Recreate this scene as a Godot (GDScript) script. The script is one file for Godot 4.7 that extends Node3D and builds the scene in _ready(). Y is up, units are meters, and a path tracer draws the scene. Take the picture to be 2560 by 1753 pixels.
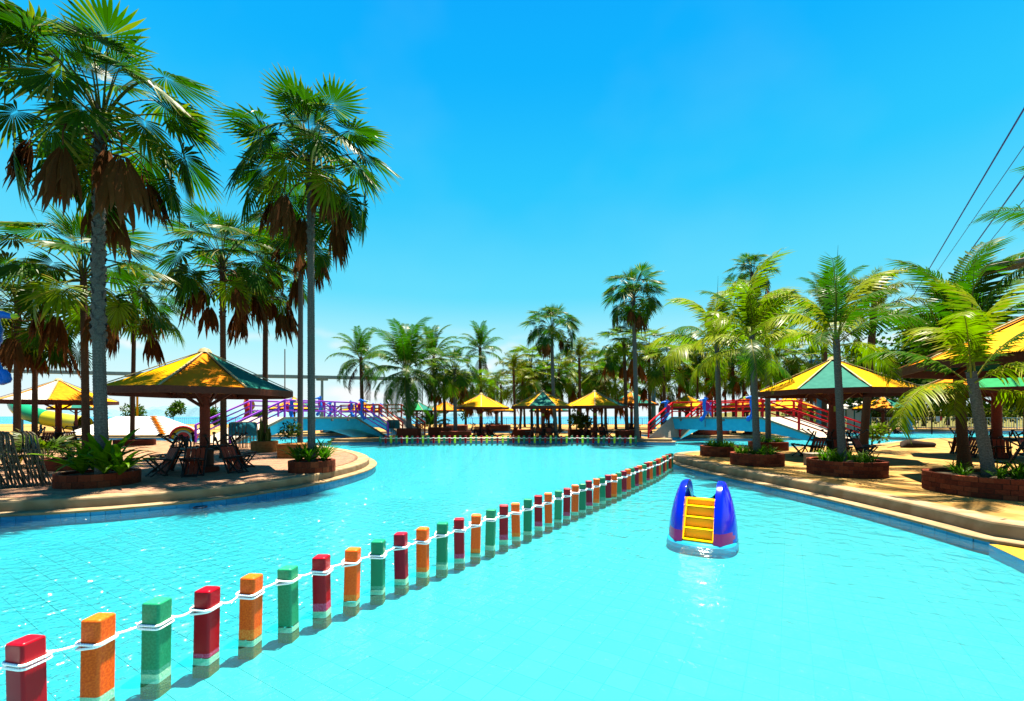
extends Node3D
# A tropical pool park: lagoon pool with two islands, roped posts, palms, parasols and footbridges by the sea.
# x to the side, y up, -z away from the camera; water level is y = 0.

const F := 1110.0        # focal length in pixels of the 2560 x 1753 photograph
const HX := 1280.0       # column of the vanishing axis
const HY := 1041.0       # row of the sea horizon
const EYE := 2.05        # camera above the water
const DECK := 0.34       # paving above the water
const BED := -0.15       # pool floor

var M := {}
var used := {}
var rng := RandomNumberGenerator.new()

# ---------------------------------------------------------------- mesh building
class MB:
	var v := PackedVector3Array()
	var n := PackedVector3Array()
	var c := PackedColorArray()
	var u := PackedVector2Array()
	var ix := PackedInt32Array()
	var col := Color(1, 1, 1)
	var colored := false
	func tint(k: Color) -> void:
		col = k
		colored = true
	func vert(p: Vector3, nn: Vector3, uv := Vector2.ZERO) -> int:
		v.append(p); n.append(nn); c.append(col); u.append(uv)
		return v.size() - 1
	func face(a: int, b: int, d: int) -> void:
		var g := (v[d] - v[a]).cross(v[b] - v[a])
		if g.dot(n[a] + n[b] + n[d]) < 0.0:
			ix.append_array([a, d, b])
		else:
			ix.append_array([a, b, d])
	func tri(a: Vector3, b: Vector3, d: Vector3) -> void:
		var g := (d - a).cross(b - a)
		if g.length_squared() < 1e-16:
			return
		g = g.normalized()
		var i := vert(a, g); vert(b, g); vert(d, g)
		ix.append_array([i, i + 1, i + 2])
	func quad(a: Vector3, b: Vector3, d: Vector3, e: Vector3) -> void:
		tri(a, b, d); tri(a, d, e)
	# flat quad whose normal is given
	func quad_n(a: Vector3, b: Vector3, d: Vector3, e: Vector3, nn: Vector3) -> void:
		var i := vert(a, nn, Vector2(0, 0)); vert(b, nn, Vector2(1, 0)); vert(d, nn, Vector2(1, 1)); vert(e, nn, Vector2(0, 1))
		face(i, i + 1, i + 2); face(i, i + 2, i + 3)
	func box(at: Vector3, size: Vector3, b := Basis(), cut := 0.0) -> void:
		var h := size / 2.0
		if cut <= 0.0:
			for ax in 3:
				for s in [-1.0, 1.0]:
					var nn := Vector3.ZERO; nn[ax] = s
					var p := (ax + 1) % 3; var q := (ax + 2) % 3
					var k: Array[Vector3] = []
					for st in [[-1, -1], [1, -1], [1, 1], [-1, 1]]:
						var w := Vector3.ZERO
						w[ax] = s * h[ax]; w[p] = st[0] * h[p]; w[q] = st[1] * h[q]
						k.append(at + b * w)
					quad_n(k[0], k[1], k[2], k[3], (b * nn).normalized())
			return
		# chamfered: rounded by normals at the cut corners
		var r := h - Vector3(cut, cut, cut)
		for ax in 3:
			for s in [-1.0, 1.0]:
				var nn := Vector3.ZERO; nn[ax] = s
				var p := (ax + 1) % 3; var q := (ax + 2) % 3
				var k: Array[Vector3] = []
				for st in [[-1, -1], [1, -1], [1, 1], [-1, 1]]:
					var w := Vector3.ZERO
					w[ax] = s * h[ax]; w[p] = st[0] * r[p]; w[q] = st[1] * r[q]
					k.append(at + b * w)
				quad_n(k[0], k[1], k[2], k[3], (b * nn).normalized())
		for ax in 3:   # edges along ax
			var p := (ax + 1) % 3; var q := (ax + 2) % 3
			for s in [-1.0, 1.0]:
				for t in [-1.0, 1.0]:
					var k: Array[Vector3] = []
					for e in [-1.0, 1.0]:
						var w := Vector3.ZERO
						w[ax] = e * r[ax]; w[p] = s * h[p]; w[q] = t * r[q]
						k.append(at + b * w)
					for e in [1.0, -1.0]:
						var w := Vector3.ZERO
						w[ax] = e * r[ax]; w[p] = s * r[p]; w[q] = t * h[q]
						k.append(at + b * w)
					var nn := Vector3.ZERO; nn[p] = s; nn[q] = t
					quad_n(k[0], k[1], k[2], k[3], (b * nn).normalized())
		for s in [-1.0, 1.0]:
			for t in [-1.0, 1.0]:
				for e in [-1.0, 1.0]:
					var nn := (b * Vector3(s, t, e)).normalized()
					var i := vert(at + b * Vector3(s * h.x, t * r.y, e * r.z), nn)
					vert(at + b * Vector3(s * r.x, t * h.y, e * r.z), nn)
					vert(at + b * Vector3(s * r.x, t * r.y, e * h.z), nn)
					face(i, i + 1, i + 2)
	# a bar from a to b with a rectangular section; up tells which way its height points
	func bar(a: Vector3, b: Vector3, w: float, h: float, up := Vector3.UP, cut := 0.0) -> void:
		var z := (b - a).normalized()
		if absf(z.dot(up)) > 0.98:
			up = Vector3(0, 0, 1) if absf(z.z) < 0.9 else Vector3(1, 0, 0)
		var x := up.cross(z).normalized()
		var y := z.cross(x)
		box((a + b) / 2.0, Vector3(w, h, a.distance_to(b)), Basis(x, y, z), cut)
	# smooth tube along a path; radii is one per point
	func tube(path: PackedVector3Array, radii: PackedFloat32Array, sides := 8, caps := true, squash := 1.0) -> void:
		var np := path.size()
		var first := v.size()
		var prev := Vector3.ZERO
		var run := 0.0
		for i in np:
			var d := (path[mini(i + 1, np - 1)] - path[maxi(i - 1, 0)]).normalized()
			if i > 0:
				run += path[i].distance_to(path[i - 1])
			var x := prev
			if i == 0:
				x = Vector3.UP.cross(d)
				if x.length() < 0.1:
					x = Vector3(1, 0, 0)
			x = (x - d * x.dot(d)).normalized()
			prev = x
			var y := d.cross(x)
			for k in sides + 1:
				var a := TAU * k / sides
				var nn := x * cos(a) + y * sin(a)
				vert(path[i] + (x * cos(a) + y * sin(a) * squash) * radii[i], nn, Vector2(float(k) / sides, run))
		for i in np - 1:
			for k in sides:
				var a := first + i * (sides + 1) + k
				var e := a + sides + 1
				face(a, a + 1, e + 1); face(a, e + 1, e)
		if caps:
			for e in [0, np - 1]:
				var d := (path[0] - path[1]).normalized() if e == 0 else (path[np - 1] - path[np - 2]).normalized()
				var m := vert(path[e], d)
				var ring: Array[int] = []
				for k in sides:
					ring.append(vert(v[first + e * (sides + 1) + k], d))
				for k in sides:
					face(m, ring[k], ring[(k + 1) % sides])
	# a turned shape about the y axis through `at`: prof holds (radius, height)
	func lathe(prof: PackedVector2Array, sides := 24, at := Vector3.ZERO, flat := false) -> void:
		for i in prof.size() - 1:
			var p := prof[i]; var q := prof[i + 1]
			var t := q - p
			var nn := Vector2(t.y, -t.x).normalized()
			for k in sides:
				var a0 := TAU * k / sides; var a1 := TAU * (k + 1) / sides
				var d0 := Vector3(cos(a0), 0, sin(a0)); var d1 := Vector3(cos(a1), 0, sin(a1))
				var m0 := d0 * nn.x + Vector3.UP * nn.y; var m1 := d1 * nn.x + Vector3.UP * nn.y
				if flat:
					m0 = (m0 + m1).normalized(); m1 = m0
				var s := vert(at + d0 * p.x + Vector3.UP * p.y, m0, Vector2(float(k) / sides, p.y))
				vert(at + d1 * p.x + Vector3.UP * p.y, m1, Vector2(float(k + 1) / sides, p.y))
				vert(at + d1 * q.x + Vector3.UP * q.y, m1, Vector2(float(k + 1) / sides, q.y))
				vert(at + d0 * q.x + Vector3.UP * q.y, m0, Vector2(float(k) / sides, q.y))
				if q.x > 1e-5:
					face(s, s + 1, s + 2) if p.x > 1e-5 else face(s, s + 2, s + 3)
				if p.x > 1e-5:
					if q.x > 1e-5:
						face(s, s + 2, s + 3)
					else:
						face(s, s + 1, s + 3)
	# flat polygon in the ground plane (x, depth) at height y
	func slab(poly: PackedVector2Array, y: float) -> void:
		var t := Geometry2D.triangulate_polygon(poly)
		var base := v.size()
		for p in poly:
			vert(Vector3(p.x, y, -p.y), Vector3.UP)
		for i in range(0, t.size(), 3):
			face(base + t[i], base + t[i + 1], base + t[i + 2])
	# strip between two lines of points; smooth normals along it
	func strip(a: PackedVector3Array, b: PackedVector3Array, na: PackedVector3Array) -> void:
		var base := v.size()
		for i in a.size():
			vert(a[i], na[i]); vert(b[i], na[i])
		for i in a.size() - 1:
			var k := base + i * 2
			face(k, k + 1, k + 3); face(k, k + 3, k + 2)
	func mesh() -> ArrayMesh:
		var m := ArrayMesh.new()
		if ix.is_empty():
			return m
		var arr := []
		arr.resize(Mesh.ARRAY_MAX)
		arr[Mesh.ARRAY_VERTEX] = v
		arr[Mesh.ARRAY_NORMAL] = n
		if colored:
			arr[Mesh.ARRAY_COLOR] = c
		arr[Mesh.ARRAY_INDEX] = ix
		m.add_surface_from_arrays(Mesh.PRIMITIVE_TRIANGLES, arr)
		return m

# ---------------------------------------------------------------- positions
func pd(px: float, d: float, h: float) -> Vector3:      # column, depth, height
	return Vector3((px - HX) / F * d, h, -d)
func gp(px: float, py: float, h: float) -> Vector3:     # where the sight line meets the level h
	var d := F * (EYE - h) / (py - HY)
	return Vector3((px - HX) / F * d, h, -d)
func hy(py: float, d: float) -> float:                  # height of a row at a depth
	return EYE - (py - HY) / F * d
func v2(a: Vector3) -> Vector2:
	return Vector2(a.x, -a.z)

# ---------------------------------------------------------------- nodes
func numbered(called: String) -> String:
	if not used.has(called):
		used[called] = 0
		return called
	used[called] += 1
	return "%s_%03d" % [called, used[called]]
func thing(called: String, label: String, category: String, at := Vector3.ZERO, turn := 0.0, group := "") -> Node3D:
	var o := Node3D.new()
	o.name = numbered(called)
	add_child(o)
	o.position = at
	o.rotation.y = turn
	tag(o, label, category, group)
	return o
func tag(o: Node, label: String, category: String, group := "") -> void:
	o.set_meta("label", label)
	o.set_meta("category", category)
	if group != "":
		o.set_meta("group", group)
func part(parent: Node, called: String, mesh: Mesh, m: Material, x := Transform3D()) -> MeshInstance3D:
	var o := MeshInstance3D.new()
	o.name = called
	o.mesh = mesh
	o.material_override = m
	o.transform = x
	parent.add_child(o, true)
	return o
func struct(called: String, mesh: Mesh, m: Material, label: String) -> MeshInstance3D:
	var o := MeshInstance3D.new()
	o.name = numbered(called)
	o.mesh = mesh
	o.material_override = m
	add_child(o)
	o.set_meta("kind", "structure")
	o.set_meta("label", label)
	return o
func dup(o: Node3D, at: Vector3, turn: float, label: String, group := "") -> Node3D:
	var called: String = o.name
	var dot := called.rfind("_")
	if dot > 0 and called.substr(dot + 1).is_valid_int():
		called = called.substr(0, dot)
	var r: Node3D = o.duplicate()
	r.name = numbered(called)
	add_child(r)
	r.position = at
	r.rotation.y = turn
	r.set_meta("label", label)
	if group != "":
		r.set_meta("group", group)
	return r
const ORD := ["first", "second", "third", "fourth", "fifth", "sixth", "seventh", "eighth", "ninth", "tenth", "eleventh", "twelfth", "thirteenth", "fourteenth", "fifteenth", "sixteenth", "seventeenth", "eighteenth", "nineteenth"]
const TENS := ["", "", "twent", "thirt", "fort", "fift"]
func ordinal(k: int) -> String:                         # 1 -> first
	if k < 20:
		return ORD[k - 1]
	if k % 10 == 0:
		return TENS[k / 10] + "ieth"
	return TENS[k / 10] + "y-" + ORD[k % 10 - 1]

# ---------------------------------------------------------------- materials (base colours are linear)
func lin(r: float, g: float, b: float) -> Color:
	return Color(r, g, b).linear_to_srgb()
func plain(r: float, g: float, b: float, rough := 0.7, spec := 0.22) -> StandardMaterial3D:
	var m := StandardMaterial3D.new()
	m.albedo_color = lin(r, g, b)
	m.roughness = rough
	m.metallic_specular = spec
	return m
func noise_tex(freq: float, octaves: int, sd: int, size: int, ramp: Gradient = null, normal := 0.0, kind := FastNoiseLite.TYPE_SIMPLEX_SMOOTH) -> NoiseTexture2D:
	var f := FastNoiseLite.new()
	f.noise_type = kind
	f.seed = sd
	f.frequency = freq
	f.fractal_type = FastNoiseLite.FRACTAL_FBM
	f.fractal_octaves = octaves
	var t := NoiseTexture2D.new()
	t.width = size
	t.height = size
	t.seamless = true
	t.noise = f
	if ramp:
		t.color_ramp = ramp
	if normal > 0.0:
		t.as_normal_map = true
		t.bump_strength = normal
	return t
func ramp(stops: Array) -> Gradient:
	var g := Gradient.new()
	var o := PackedFloat32Array(); var k := PackedColorArray()
	for s in stops:
		o.append(s[0]); k.append(s[1])
	g.offsets = o
	g.colors = k
	return g
# mottled surface: colour wanders between a and b, with relief
func mottled(a: Color, b: Color, metres: float, rough := 0.8, relief := 0.0, freq := 0.012, sd := 1, spec := 0.2) -> StandardMaterial3D:
	var m := StandardMaterial3D.new()
	m.albedo_texture = noise_tex(freq, 5, sd, 256, ramp([[0.25, a], [0.75, b]]))
	m.uv1_triplanar = true
	m.uv1_world_triplanar = true
	m.uv1_scale = Vector3.ONE / metres
	m.roughness = rough
	m.metallic_specular = spec
	if relief > 0.0:
		m.heightmap_enabled = true
		m.heightmap_texture = M.grain
		m.heightmap_scale = relief
	return m
func leafy(back: Color, rough := 0.42, spec := 0.5) -> StandardMaterial3D:
	var m := StandardMaterial3D.new()
	m.vertex_color_use_as_albedo = true
	m.roughness = rough
	m.metallic_specular = spec
	m.backlight_enabled = true
	m.backlight = back
	m.cull_mode = BaseMaterial3D.CULL_DISABLED
	return m

func materials() -> void:
	M.grain = noise_tex(0.03, 4, 7, 256)
	M.concrete = mottled(lin(0.1406, 0.0928, 0.0478), lin(0.1968, 0.1406, 0.0815), 1.7, 0.85, 0.25, 0.012, 3)
	M.paving = mottled(lin(0.1125, 0.0562, 0.0309), lin(0.1912, 0.1125, 0.0619), 2.6, 0.85, 0.3, 0.02, 5)
	var pv := plain(0.5624, 0.5624, 0.5624, 0.85, 0.35)
	pv.albedo_color = Color.WHITE
	pv.vertex_color_use_as_albedo = true
	M.pavers = pv
	pv.albedo_color = lin(0.56, 0.56, 0.56)
	M.paver_a = plain(0.1518, 0.0787, 0.0422, 0.85, 0.35)
	M.paver_b = plain(0.1237, 0.0591, 0.0337, 0.85, 0.35)
	M.paver_c = plain(0.18, 0.104, 0.0591, 0.85, 0.35)
	M.far_paving = mottled(lin(0.1518, 0.0787, 0.018), lin(0.2081, 0.1265, 0.0394), 4.0, 0.85, 0.2, 0.02, 6)
	M.sandy = mottled(lin(0.18, 0.1008, 0.0072), lin(0.2231, 0.1512, 0.0216), 0.5, 0.9, 0.5, 0.05, 8)
	M.tile_a = plain(0.007, 0.158, 0.182, 0.3, 0.4)  # lane tiles paler than the rest: water glare put into their colour
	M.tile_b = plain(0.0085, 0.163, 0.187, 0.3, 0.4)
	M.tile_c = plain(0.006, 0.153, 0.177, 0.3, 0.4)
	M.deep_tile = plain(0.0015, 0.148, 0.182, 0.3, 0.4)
	M.floor = mottled(lin(0.0015, 0.13, 0.165), lin(0.003, 0.15, 0.185), 3.0, 0.5, 0.0, 0.01, 9)
	M.wall_tile = plain(0.003, 0.17, 0.34, 0.3, 0.35)
	M.wall_tile_b = plain(0.0025, 0.15, 0.31, 0.3, 0.35)
	var w := StandardMaterial3D.new()
	w.transparency = BaseMaterial3D.TRANSPARENCY_ALPHA
	w.albedo_color = Color(0.6, 0.95, 1.0, 0.02)
	w.roughness = 0.07
	w.metallic_specular = 0.42
	w.normal_enabled = true
	w.normal_texture = noise_tex(0.020, 4, 21, 1024, null, 14.0)
	w.normal_scale = 1.0
	w.uv1_triplanar = true
	w.uv1_world_triplanar = true
	w.uv1_scale = Vector3.ONE / 4.1
	M.water = w
	var calm: StandardMaterial3D = w.duplicate()
	calm.normal_texture = noise_tex(0.010, 4, 23, 1024, null, 8.0)
	calm.uv1_scale = Vector3.ONE / 4.7
	M.calm_water = calm
	var s := plain(0.0128, 0.1088, 0.192, 0.25)
	s.normal_enabled = true
	s.normal_texture = noise_tex(0.03, 3, 22, 512, null, 8.0)
	s.normal_scale = 0.6
	s.uv1_triplanar = true
	s.uv1_world_triplanar = true
	s.uv1_scale = Vector3.ONE / 14.0
	M.sea = s
	M.hill = mottled(lin(0.064, 0.128, 0.1664), lin(0.0896, 0.16, 0.192), 90.0, 0.95, 0.0, 0.02, 12)  # bluish tone puts the distance haze into the base colour
	M.grass = mottled(lin(0.036, 0.0468, 0.0072), lin(0.108, 0.0792, 0.0252), 5.0, 0.95, 1.0, 0.02, 13)
	M.brick_a = mottled(lin(0.0844, 0.0146, 0.0056), lin(0.1294, 0.0253, 0.0096), 0.4, 0.85, 0.3, 0.03, 14)
	M.brick_b = mottled(lin(0.0562, 0.0101, 0.0045), lin(0.0956, 0.0185, 0.0073), 0.4, 0.85, 0.3, 0.03, 15)
	M.brick_c = mottled(lin(0.1125, 0.0236, 0.0084), lin(0.1575, 0.0366, 0.0141), 0.4, 0.85, 0.3, 0.03, 16)
	M.mortar = plain(0.0309, 0.0169, 0.0112, 0.9)
	M.soil = mottled(lin(0.0162, 0.0108, 0.0065), lin(0.0504, 0.036, 0.0216), 0.5, 0.95, 1.5, 0.05, 17)
	M.terracotta = mottled(lin(0.1512, 0.0576, 0.0144), lin(0.198, 0.0864, 0.0252), 0.8, 0.8, 0.2, 0.02, 18)
	M.red_post = plain(0.25, 0.0, 0.006, 0.3, 0.3)
	M.orange_post = mottled(lin(0.62, 0.062, 0.0), lin(0.70, 0.09, 0.0), 0.25, 0.35, 0.0, 0.03, 31, 0.3)
	M.green_post = plain(0.004, 0.15, 0.07, 0.32, 0.3)
	M.red_post_b = plain(0.20, 0.0, 0.012, 0.42, 0.3)
	M.orange_post_b = mottled(lin(0.5, 0.05, 0.0), lin(0.66, 0.1, 0.003), 0.18, 0.45, 0.0, 0.03, 34, 0.3)
	M.green_post_b = mottled(lin(0.006, 0.16, 0.07), lin(0.012, 0.21, 0.10), 0.2, 0.42, 0.0, 0.03, 35, 0.3)
	M.red_faded = mottled(lin(0.30, 0.01, 0.05), lin(0.36, 0.10, 0.16), 0.15, 0.6, 0.0, 0.03, 36, 0.3)
	M.orange_faded = mottled(lin(0.55, 0.09, 0.004), lin(0.6, 0.22, 0.04), 0.15, 0.6, 0.0, 0.03, 37, 0.3)
	M.green_faded = mottled(lin(0.02, 0.2, 0.11), lin(0.07, 0.28, 0.2), 0.15, 0.6, 0.0, 0.03, 38, 0.3)
	M.lime_post = plain(0.32, 0.50, 0.01, 0.35, 0.32)
	M.band = mottled(lin(0.20, 0.46, 0.28), lin(0.32, 0.56, 0.38), 0.2, 0.7, 0.2, 0.04, 32)
	M.algae = mottled(lin(0.035, 0.06, 0.002), lin(0.12, 0.15, 0.012), 0.12, 0.8, 0.8, 0.03, 33, 0.3)
	M.rope = plain(0.80, 0.80, 0.78, 0.8)
	M.slide_blue = plain(0.001, 0.006, 0.42, 0.12, 0.5)
	M.slide_pale = plain(0.006, 0.15, 0.25, 0.2, 0.4)
	M.slide_pink = plain(0.352, 0.032, 0.1408, 0.2)
	M.slide_yellow = plain(0.62, 0.30, 0.0, 0.28)
	M.yellow = mottled(lin(0.34, 0.155, 0.0003), lin(0.40, 0.20, 0.001), 1.6, 0.55, 0.0, 0.02, 41, 0.1)
	M.orange = mottled(lin(0.34, 0.09, 0.0005), lin(0.40, 0.125, 0.002), 1.6, 0.55, 0.0, 0.02, 42, 0.1)
	M.teal = mottled(lin(0.005, 0.066, 0.052), lin(0.011, 0.088, 0.068), 1.6, 0.55, 0.0, 0.02, 43, 0.1)
	M.green_roof = mottled(lin(0.0045, 0.1069, 0.0337), lin(0.0084, 0.135, 0.045), 1.6, 0.55, 0.0, 0.02, 44, 0.1)
	M.white_roof = mottled(lin(0.2376, 0.2231, 0.198), lin(0.2735, 0.2627, 0.2447), 1.6, 0.6, 0.0, 0.02, 45)
	M.cap = plain(0.225, 0.1856, 0.09, 0.5)
	M.fascia = mottled(lin(0.0478, 0.009, 0.004), lin(0.0703, 0.0157, 0.0062), 0.7, 0.6, 0.0, 0.03, 46, 0.25)
	M.red_pole = mottled(lin(0.0768, 0.0141, 0.0077), lin(0.1152, 0.0224, 0.0115), 0.7, 0.6, 0.2, 0.03, 48)
	M.chair_dark = mottled(lin(0.0068, 0.0051, 0.0045), lin(0.0169, 0.0112, 0.009), 0.5, 0.55, 0.1, 0.03, 50, 0.3)
	M.chair_red = mottled(lin(0.1237, 0.0101, 0.0017), lin(0.1687, 0.0225, 0.0033), 0.4, 0.6, 0.1, 0.03, 51, 0.3)
	M.table = mottled(lin(0.009, 0.0062, 0.0051), lin(0.0225, 0.0146, 0.0101), 0.6, 0.55, 0.1, 0.03, 52, 0.3)
	M.plastic = plain(0.0043, 0.0108, 0.0432, 0.3)
	M.purple = plain(0.19, 0.035, 0.40, 0.35)
	M.red_rail = plain(0.40, 0.003, 0.008, 0.35)
	M.blue_rail = plain(0.0144, 0.0216, 0.18, 0.35)
	M.orange_rail = plain(0.216, 0.018, 0.0072, 0.35)
	M.bridge_blue = mottled(lin(0.0128, 0.2688, 0.4352), lin(0.0192, 0.3072, 0.4736), 2.0, 0.55, 0.0, 0.02, 53)
	M.bridge_deck = mottled(lin(0.2231, 0.1872, 0.1439), lin(0.2592, 0.2231, 0.18), 1.2, 0.8, 0.1, 0.02, 54)
	M.bridge_trim = mottled(lin(0.108, 0.1296, 0.0936), lin(0.1512, 0.162, 0.1152), 1.2, 0.8, 0.1, 0.02, 55)
	M.horse_blue = plain(0.0064, 0.1024, 0.4608, 0.25)
	M.horse_pink = plain(0.352, 0.0064, 0.1024, 0.3)
	M.horse_red = plain(0.3968, 0.0128, 0.0128, 0.3)
	M.horse_orange = plain(0.48, 0.16, 0.0128, 0.3)
	M.horse_green = plain(0.224, 0.384, 0.0192, 0.3)
	M.pale_blue = mottled(lin(0.036, 0.1512, 0.2376), lin(0.0468, 0.1727, 0.2592), 2.0, 0.5, 0.0, 0.02, 56)
	M.beam = mottled(lin(0.0792, 0.1512, 0.1727), lin(0.108, 0.18, 0.198), 6.0, 0.6, 0.0, 0.02, 57)
	M.white = plain(0.2807, 0.2735, 0.2592, 0.6)
	M.fence = plain(0.1512, 0.18, 0.1943, 0.5)
	M.cable = plain(0.0072, 0.0108, 0.0216, 0.5)
	M.steel = plain(0.108, 0.1043, 0.0972, 0.4)
	M.bamboo = mottled(lin(0.038, 0.0304, 0.0198), lin(0.0988, 0.0798, 0.0532), 0.3, 0.5, 0.0, 0.03, 58)
	M.sling = mottled(lin(0.0072, 0.0936, 0.1296), lin(0.018, 0.1296, 0.1656), 0.3, 0.8, 0.0, 0.03, 59)
	M.tube_yellow = plain(0.2592, 0.2519, 0.0072, 0.25)
	M.tube_green = plain(0.0072, 0.1368, 0.0576, 0.25)
	M.sign_lime = plain(0.162, 0.2231, 0.0288, 0.5)
	M.sign_white = plain(0.288, 0.288, 0.288, 0.5)
	M.sign_red = plain(0.2339, 0.0072, 0.0072, 0.5)
	M.trunk_grey = mottled(lin(0.0422, 0.0382, 0.0337), lin(0.0956, 0.0872, 0.0759), 0.35, 0.9, 1.2, 0.03, 60, 0.3)
	M.trunk_brown = mottled(lin(0.036, 0.018, 0.01), lin(0.072, 0.0378, 0.0198), 0.35, 0.9, 1.2, 0.03, 61)
	M.boot = mottled(lin(0.0337, 0.0309, 0.027), lin(0.0844, 0.0759, 0.0647), 0.2, 0.9, 0.8, 0.03, 62, 0.3)
	M.leaf = leafy(lin(0.50, 0.86, 0.03), 0.36, 0.17)
	M.leaf.albedo_color = lin(0.58, 0.58, 0.52)
	M.dead_leaf = leafy(lin(0.5, 0.22, 0.06), 0.8, 0.1)
	M.dead_leaf.albedo_color = lin(0.58, 0.58, 0.58)
	M.petiole = plain(0.0504, 0.0432, 0.0108, 0.6)
	M.dead_petiole = plain(0.0468, 0.0234, 0.0108, 0.8)
	M.slab = mottled(lin(0.1125, 0.0984, 0.0787), lin(0.1687, 0.149, 0.1237), 1.2, 0.9, 0.4, 0.02, 63)
	M.log = mottled(lin(0.0072, 0.0046, 0.0033), lin(0.0216, 0.0126, 0.0072), 0.3, 0.9, 1.0, 0.03, 64)

# ---------------------------------------------------------------- camera, sky, sun
func view_and_light() -> void:
	var cam := Camera3D.new()
	cam.name = "camera"
	cam.near = 0.1
	cam.far = 20000.0
	cam.projection = Camera3D.PROJECTION_FRUSTUM
	cam.size = 0.1 * 1753.0 / F
	cam.frustum_offset = Vector2(0.0, 0.1 * (HY - 876.5) / F)
	cam.position = Vector3(0, EYE, 0)
	add_child(cam)
	cam.current = true
	var exposure := 6.2
	var env := Environment.new()
	env.background_mode = Environment.BG_SKY
	env.tonemap_mode = Environment.TONE_MAPPER_LINEAR
	env.tonemap_exposure = exposure
	env.sdfgi_enabled = true
	env.ssao_enabled = true
	env.ssil_enabled = true
	var sky := Sky.new()
	var pano := PanoramaSkyMaterial.new()
	pano.panorama = sky_picture()
	pano.energy_multiplier = 1.0 / exposure
	sky.sky_material = pano
	env.sky = sky
	var we := WorldEnvironment.new()
	we.name = "world_environment"
	we.environment = env
	add_child(we)
	var sun := DirectionalLight3D.new()
	sun.name = "sun"
	sun.light_energy = 1.6
	sun.light_angular_distance = 0.5
	sun.light_color = Color(1.0, 0.955, 0.87)
	sun.shadow_enabled = true
	add_child(sun)
	var to_sun := Vector3(0.125, 0.975, -0.185).normalized()
	sun.look_at_from_position(Vector3.ZERO, -to_sun, Vector3(0, 0, 1))

func sky_picture() -> ImageTexture:
	var stops := [
		[0.0, Color(0.90, 0.99, 1.0)], [2.0, Color(0.82, 0.98, 1.0)], [5.0, Color(0.64, 0.96, 1.0)], [8.0, Color(0.46, 0.92, 1.0)], [15.0, Color(0.13, 0.74, 1.0)],
		[26.0, Color(0.026, 0.585, 1.0)], [38.0, Color(0.006, 0.455, 1.0)], [50.0, Color(0.004, 0.36, 0.98)], [90.0, Color(0.003, 0.22, 0.82)]]
	var w := 1024; var h := 512
	var im := Image.create_empty(w, h, false, Image.FORMAT_RGBF)
	var cl := FastNoiseLite.new()
	cl.seed = 5; cl.noise_type = FastNoiseLite.TYPE_SIMPLEX_SMOOTH; cl.frequency = 1.0
	cl.fractal_type = FastNoiseLite.FRACTAL_FBM; cl.fractal_octaves = 5
	for y in h:
		var el := 90.0 - (y + 0.5) * 180.0 / h
		var k: Color = stops[0][1]
		for i in stops.size() - 1:
			if el >= stops[i][0] and el <= stops[i + 1][0]:
				var t: float = (el - stops[i][0]) / (stops[i + 1][0] - stops[i][0])
				t = t * t * (3.0 - 2.0 * t) * 0.35 + t * 0.65
				k = (stops[i][1] as Color).lerp(stops[i + 1][1], t)
		for x in w:
			var q := k
			if el > 0.0:
				var a2 := TAU * x / w
				var e2 := deg_to_rad(el)
				var thin := cl.get_noise_3dv(Vector3(cos(a2) * cos(e2), sin(e2) * 1.6, sin(a2) * cos(e2)) * 2.1 + Vector3(7, 3, 1))
				q = q.lerp(Color(0.55, 0.9, 1.0), clampf(thin + 0.12, 0.0, 1.0) * 0.07)
			if el > 0.0 and el < 14.0:
				var a := TAU * x / w
				var e := deg_to_rad(el)
				var dv := Vector3(cos(a) * cos(e), sin(e) * 4.5, sin(a) * cos(e)) * 4.2
				var n := cl.get_noise_3dv(dv)
				var cover := smoothstep(0.22, 0.42, n) * smoothstep(12.0, 6.0, el) * smoothstep(0.0, 2.0, el)
				q = q.lerp(Color(1.0, 1.0, 1.0), cover * 0.85)
			im.set_pixel(x, y, q)
	return ImageTexture.create_from_image(im)

# ---------------------------------------------------------------- pool, islands, sea
func smooth_loop(ctrl: PackedVector2Array, step: float) -> PackedVector2Array:
	var out := PackedVector2Array()
	var n := ctrl.size()
	for i in n:
		var p0 := ctrl[(i + n - 1) % n]; var p1 := ctrl[i]; var p2 := ctrl[(i + 1) % n]; var p3 := ctrl[(i + 2) % n]
		var k := clampi(int(p1.distance_to(p2) / step), 1, 60)
		# centripetal-like tangents keep long and short spans from overshooting
		var l := p1.distance_to(p2)
		var m1 := ((p2 - p0) / maxf(p2.distance_to(p0), 0.01)) * l
		var m2 := ((p3 - p1) / maxf(p3.distance_to(p1), 0.01)) * l
		for j in k:
			var t := float(j) / k
			var t2 := t * t; var t3 := t2 * t
			out.append(p1 * (2 * t3 - 3 * t2 + 1) + m1 * (t3 - 2 * t2 + t) + p2 * (-2 * t3 + 3 * t2) + m2 * (t3 - t2))
	return out
func loop_normals(p: PackedVector2Array) -> PackedVector2Array:
	var area := 0.0
	for i in p.size():
		area += p[i].cross(p[(i + 1) % p.size()])
	var out := PackedVector2Array()
	for i in p.size():
		var t := (p[(i + 1) % p.size()] - p[(i + p.size() - 1) % p.size()]).normalized()
		out.append(Vector2(t.y, -t.x) * signf(area))
	return out
func line_at(p: PackedVector2Array, nn: PackedVector2Array, o: float, y: float) -> PackedVector3Array:
	var out := PackedVector3Array()
	for i in p.size() + 1:
		var q := p[i % p.size()] + nn[i % p.size()] * o
		out.append(Vector3(q.x, y, -q.y))
	return out
func normals_at(nn: PackedVector2Array, side: float, up: float) -> PackedVector3Array:
	var out := PackedVector3Array()
	for i in nn.size() + 1:
		var q := nn[i % nn.size()]
		out.append((Vector3(q.x, 0, -q.y) * side + Vector3.UP * up).normalized())
	return out
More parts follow.
